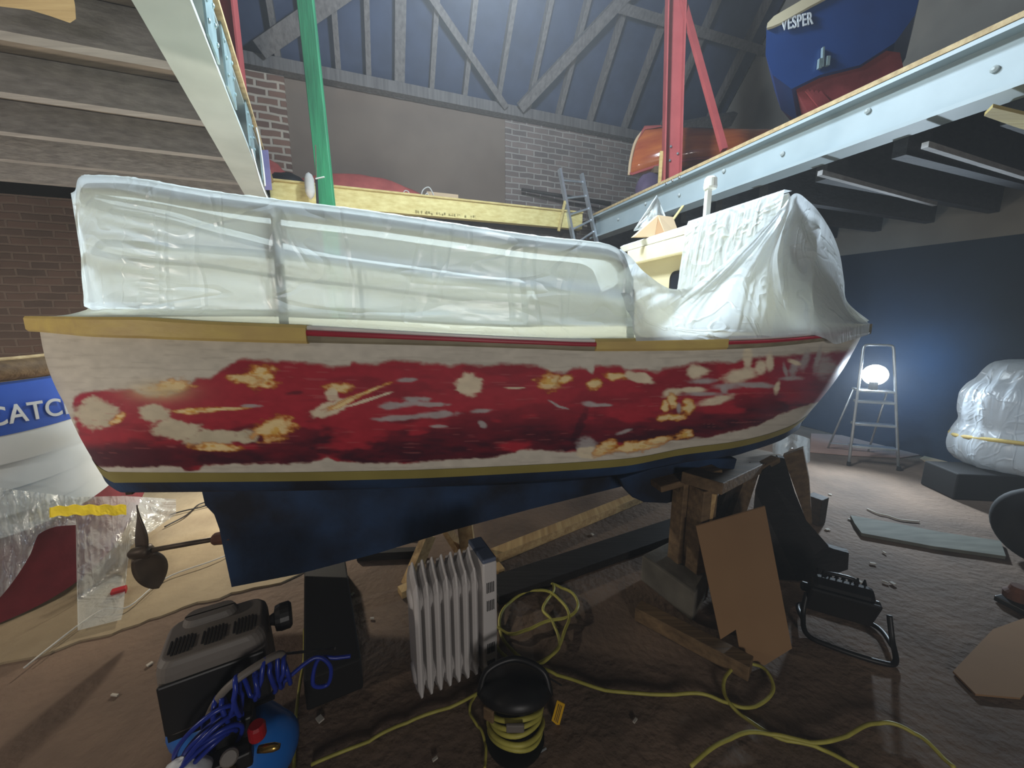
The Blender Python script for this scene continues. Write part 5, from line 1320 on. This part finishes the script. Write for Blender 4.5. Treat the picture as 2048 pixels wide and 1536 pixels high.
wl_ = thing('work_lamp', (lz.x, lz.y, ztop*.62+.012), 'lit white work lamp shining from the step ladder by the bow', 'lamp')
obj('housing', MB().lathe(lz-dirc*.05, [(.02, -.02), (.08, -.012), (.1, .01), (.107, .035)], 24, dirc), M['black'], wl_)
obj('lamp_face', MB().lathe(lz-dirc*.012, [(.1, 0), (.095, .008), (.07, .016), (.02, .02)], 28, dirc), emit('lamp glow', (236, 246, 255), 60), wl_, smooth=True)
obj('stand', MB().box((lz.x, lz.y, (lz.z-.07+ztop*.62+.012)/2), (.05, .05, max(.02, lz.z-.07-(ztop*.62+.012)))), M['black'], wl_)
# ------------------------------------------------------------------ right side: wrapped bundle, crate, tyre, boards, floor patches
bc = atz(1965, 1008)
o = obj('black_crate', MB().box((bc.x+.12, bc.y+.2, .11), (.5, .3, .22), rotz(-.12)), M['black_matt'], bevel=.01); tag(o, 'low black box under the plastic wrapped engine at the right edge', 'box')
t = thing('wrapped_engine', (bc.x+.4, bc.y+.25, .22), 'tall shape wrapped in white plastic and tied with yellow tape at the right edge', 'plastic bundle')
sil = [(.225, .5), (.3, .58), (.4, .6), (.5, .58), (.58, .55), (.66, .57), (.8, .58), (.9, .53), (.96, .46), (1.05, .41), (1.1, .34), (1.125, .2), (1.135, .05)]
R_ = []
cw = Vector((bc.x+.55, bc.y+.27, 0))
for z, r in [(float(z), float(interp(sil)(z))) for z in np.linspace(.225, 1.135, 48)]:
    row = []
    for k in range(72):
        a = 2*PI*k/72; rr_ = r*.76*(1+.09*nz(math.cos(a)*3+9, math.sin(a)*3+z*1.5, 6)*2+.022*math.sin(a*17+z*3+4*nz(math.cos(a)*2, z*3, 4))+.03*abs(nz(math.cos(a)*6, math.sin(a)*6+z*4, 8)))
        row.append(cw+Vector((rr_*math.cos(a), rr_*.8*math.sin(a), z)))
    R_.append(row)
obj('plastic_wrap', MB().rings(R_), M['plastic2'], t, smooth=True)
R_ = [[cw+Vector((.27*math.cos(2*PI*k/20)*q, .2*math.sin(2*PI*k/20)*q, z)) for k in range(20)] for z, q in ((.23, .8), (.4, 1), (.8, 1.0), (1.0, .8), (1.06, .4))]
obj('engine', MB().rings(R_), mat('grey engine cowl', (120, 118, 126), .5), t, smooth=True)
tp2 = [(cw+Vector((.44*math.cos(a), .36*math.sin(a), .47+.03*math.sin(a*2)))) for a in [2*PI*k/40 for k in range(40)]]
lab(obj('tape_band', MB().tube(tp2, .018, 6, closed=True), M['tape'], t, smooth=True), 'yellow tape tied round the plastic')
ty = atz(2070, 1135)
o = obj('rubber_tyre', MB().rings([[Vector((ty.x+.05, ty.y+.02, .24))+rotz(.3) @ Vector(((.09*math.cos(b_)*.7), (.16+.08*math.sin(b_))*math.cos(a), (.16+.08*math.sin(b_))*math.sin(a))) for b_ in [2*PI*j/14 for j in range(14)]] for a in [2*PI*k/40 for k in range(41)]], caps=False), M['black_matt'], smooth=True); tag(o, 'black rubber tyre standing at the right edge in front of the wrapped engine', 'tyre')
pl_ = atz(2040, 1212)
t = thing('hub_casting', (pl_.x, pl_.y, 0), 'rusty round casting on a black foot at the right edge below the tyre', 'metal part')
obj('foot', MB().box((pl_.x, pl_.y, .015), (.16, .12, .03), rotz(.2)), M['black'], t, bevel=.006); obj('casting', MB().lathe((pl_.x+.0, pl_.y+.02, .03), [(.05, 0), (.052, .03), (.036, .045), (.03, .07)], 20), M['rust'], t, smooth=False)
bd = [atz(1708, 1052), atz(1722, 1072), atz(1840, 1094), atz(1860, 1098), atz(2010, 1119), atz(2000, 1088), atz(1880, 1070), atz(1790, 1052), atz(1700, 1036)]
o = obj('floor_piece', MB().prism([Vector((p.x, p.y, .001)) for p in bd], (0, 0, .022)), mat('grey weathered board', (120, 122, 112), .85, c2=(92, 94, 86), scale=4, stretch=(1, 6, 1))); tag(o, 'broken grey board lying flat on the floor right of the trestle', 'board')
for nm, pl2, mm, lb2 in (('floor_piece', [(1840, 918), (1862, 906), (1930, 915), (1990, 960), (1930, 975)], M['card_pale'], 'pale flat sheet on the floor behind the black box'), ('floor_piece', [(1620, 905), (1622, 868), (1690, 872), (1880, 905), (1800, 917), (1700, 912)], mat('pinkish lit floor', (176, 142, 128), .85, c2=(150, 118, 106), scale=3), 'pinkish patch of lit floor beneath the step ladder'), ('floor_piece', [(1905, 1346), (1985, 1262), (2060, 1235), (2100, 1330), (2040, 1400), (1950, 1392)], M['card'], 'brown flat patch on the floor at the lower right edge')):  # pinkish polygon paints a lit patch of the floor
    o = obj(nm, MB().prism([Vector((atz(x, y).x, atz(x, y).y, .002)) for x, y in pl2], (0, 0, .008)), mm); tag(o, lb2, 'board')  # the brown one is only a thin flat polygon
st = [atz(x, y) for x, y in ((1734, 1019), (1756, 1029), (1775, 1033), (1800, 1041), (1838, 1045))]
o = obj('string', MB().tube([Vector((p.x, p.y, .006)) for p in catmull(st, 4)], .006, 6), M['debris'], smooth=True); tag(o, 'frayed pale string lying on the floor below the step ladder', 'string')
dbs = [(744, 1238), (705, 1190), (1000, 1310), (1270, 1443), (1185, 1070), (1720, 1165), (1768, 1106), (1745, 1128), (1660, 990), (1770, 1165), (1745, 1190), (1785, 1168), (230, 1392), (300, 1330), (640, 1440), (870, 1520), (1700, 1040), (1655, 1060)]
for k, (x, y) in enumerate(dbs):
    p = atz(x, y); o = obj('paint_flake', MB().box(p+UPZ*.005, (.018+.014*((k*7) % 5)/5, .008+.006*(k % 3), .006), rotz(k*1.3)), M['debris']); tag(o, 'pale flake of debris scattered on the dirty floor', 'debris', 'debris flakes on the floor')

rs_ = atz(240, 1192); tag(obj('red_scrap', MB().box(rs_+UPZ*.03, (.06, .04, .03), rotz(.6)), M['red_knob'], bevel=.004), 'small red scrap lying on the pale floor patch behind the propeller', 'debris')
# ------------------------------------------------------------------ light
def lamp(name, kind, loc, power, col, size=.1, target=None, spot=None, blend=.4):
    l = bpy.data.lights.new(name, kind); l.energy = power; l.color = col
    if kind == 'AREA': l.size = size
    else: l.shadow_soft_size = size
    if kind == 'SPOT': l.spot_size = math.radians(spot); l.spot_blend = blend
    o = bpy.data.objects.new(name, l); COL.objects.link(o); o.location = loc
    if target is not None:
        o.rotation_euler = (Vector(target)-Vector(loc)).to_track_quat('-Z', 'Y').to_euler()
    return o
COOL = (.72, .87, 1.0); WARM = (1.0, .86, .66)
lamp('ladder_lamp', 'SPOT', LAMP+dirc*.03, 160, COOL, .06, LAMP+dirc*3, 165, .6)
lamp('blue_fill', 'SPOT', LAMP-dirc*.12, 36, (.1, .5, 1), .06, LAMP-dirc*3, 160, .8)  # added blue light behind the lamp, tints the wall around the ladder
lamp('hanging_lamp', 'AREA', (-.2, 2.2, 3.45), 95, (.8, .93, 1.0), .35, (.2, 2.2, 1))
lamp('roof_fill', 'POINT', (.1, 2.7, 3.95), 270, (.72, .85, 1.0), .15)  # added unseen light, lifts the roof, back wall and timber beam
lamp('floor_lamp', 'POINT', (-1.9, 3.05, .95), 60, (1, .9, .74), .05)
lamp('left_lamp', 'POINT', (-2.6, .3, 1.35), 34, (1, .9, .78), .07)
lamp('front_fill', 'AREA', (1.1, -3.2, 1.35), 46, (1, .95, .9), .8, (.2, 1.4, 1.3))  # added soft fill from behind the camera for the near hull side
lamp('joist_fill', 'POINT', (-4.2, 2.3, .9), 70, (1, .9, .78), .08)  # added unseen warm light that brightens the left joists
w = bpy.data.worlds.new('world'); S.world = w; w.use_nodes = True
w.node_tree.nodes['Background'].inputs[0].default_value = (.55, .66, .8, 1); w.node_tree.nodes['Background'].inputs[1].default_value = .1
vs_ = w.node_tree.nodes.new('ShaderNodeVolumeScatter'); vs_.inputs['Density'].default_value = .012; vs_.inputs['Anisotropy'].default_value = .35
w.node_tree.links.new(vs_.outputs[0], w.node_tree.nodes['World Output'].inputs['Volume'])
S.cycles.volume_bounces = 0
S.cycles.max_bounces = 8; S.cycles.transparent_max_bounces = 24
S.cycles.use_denoising = True
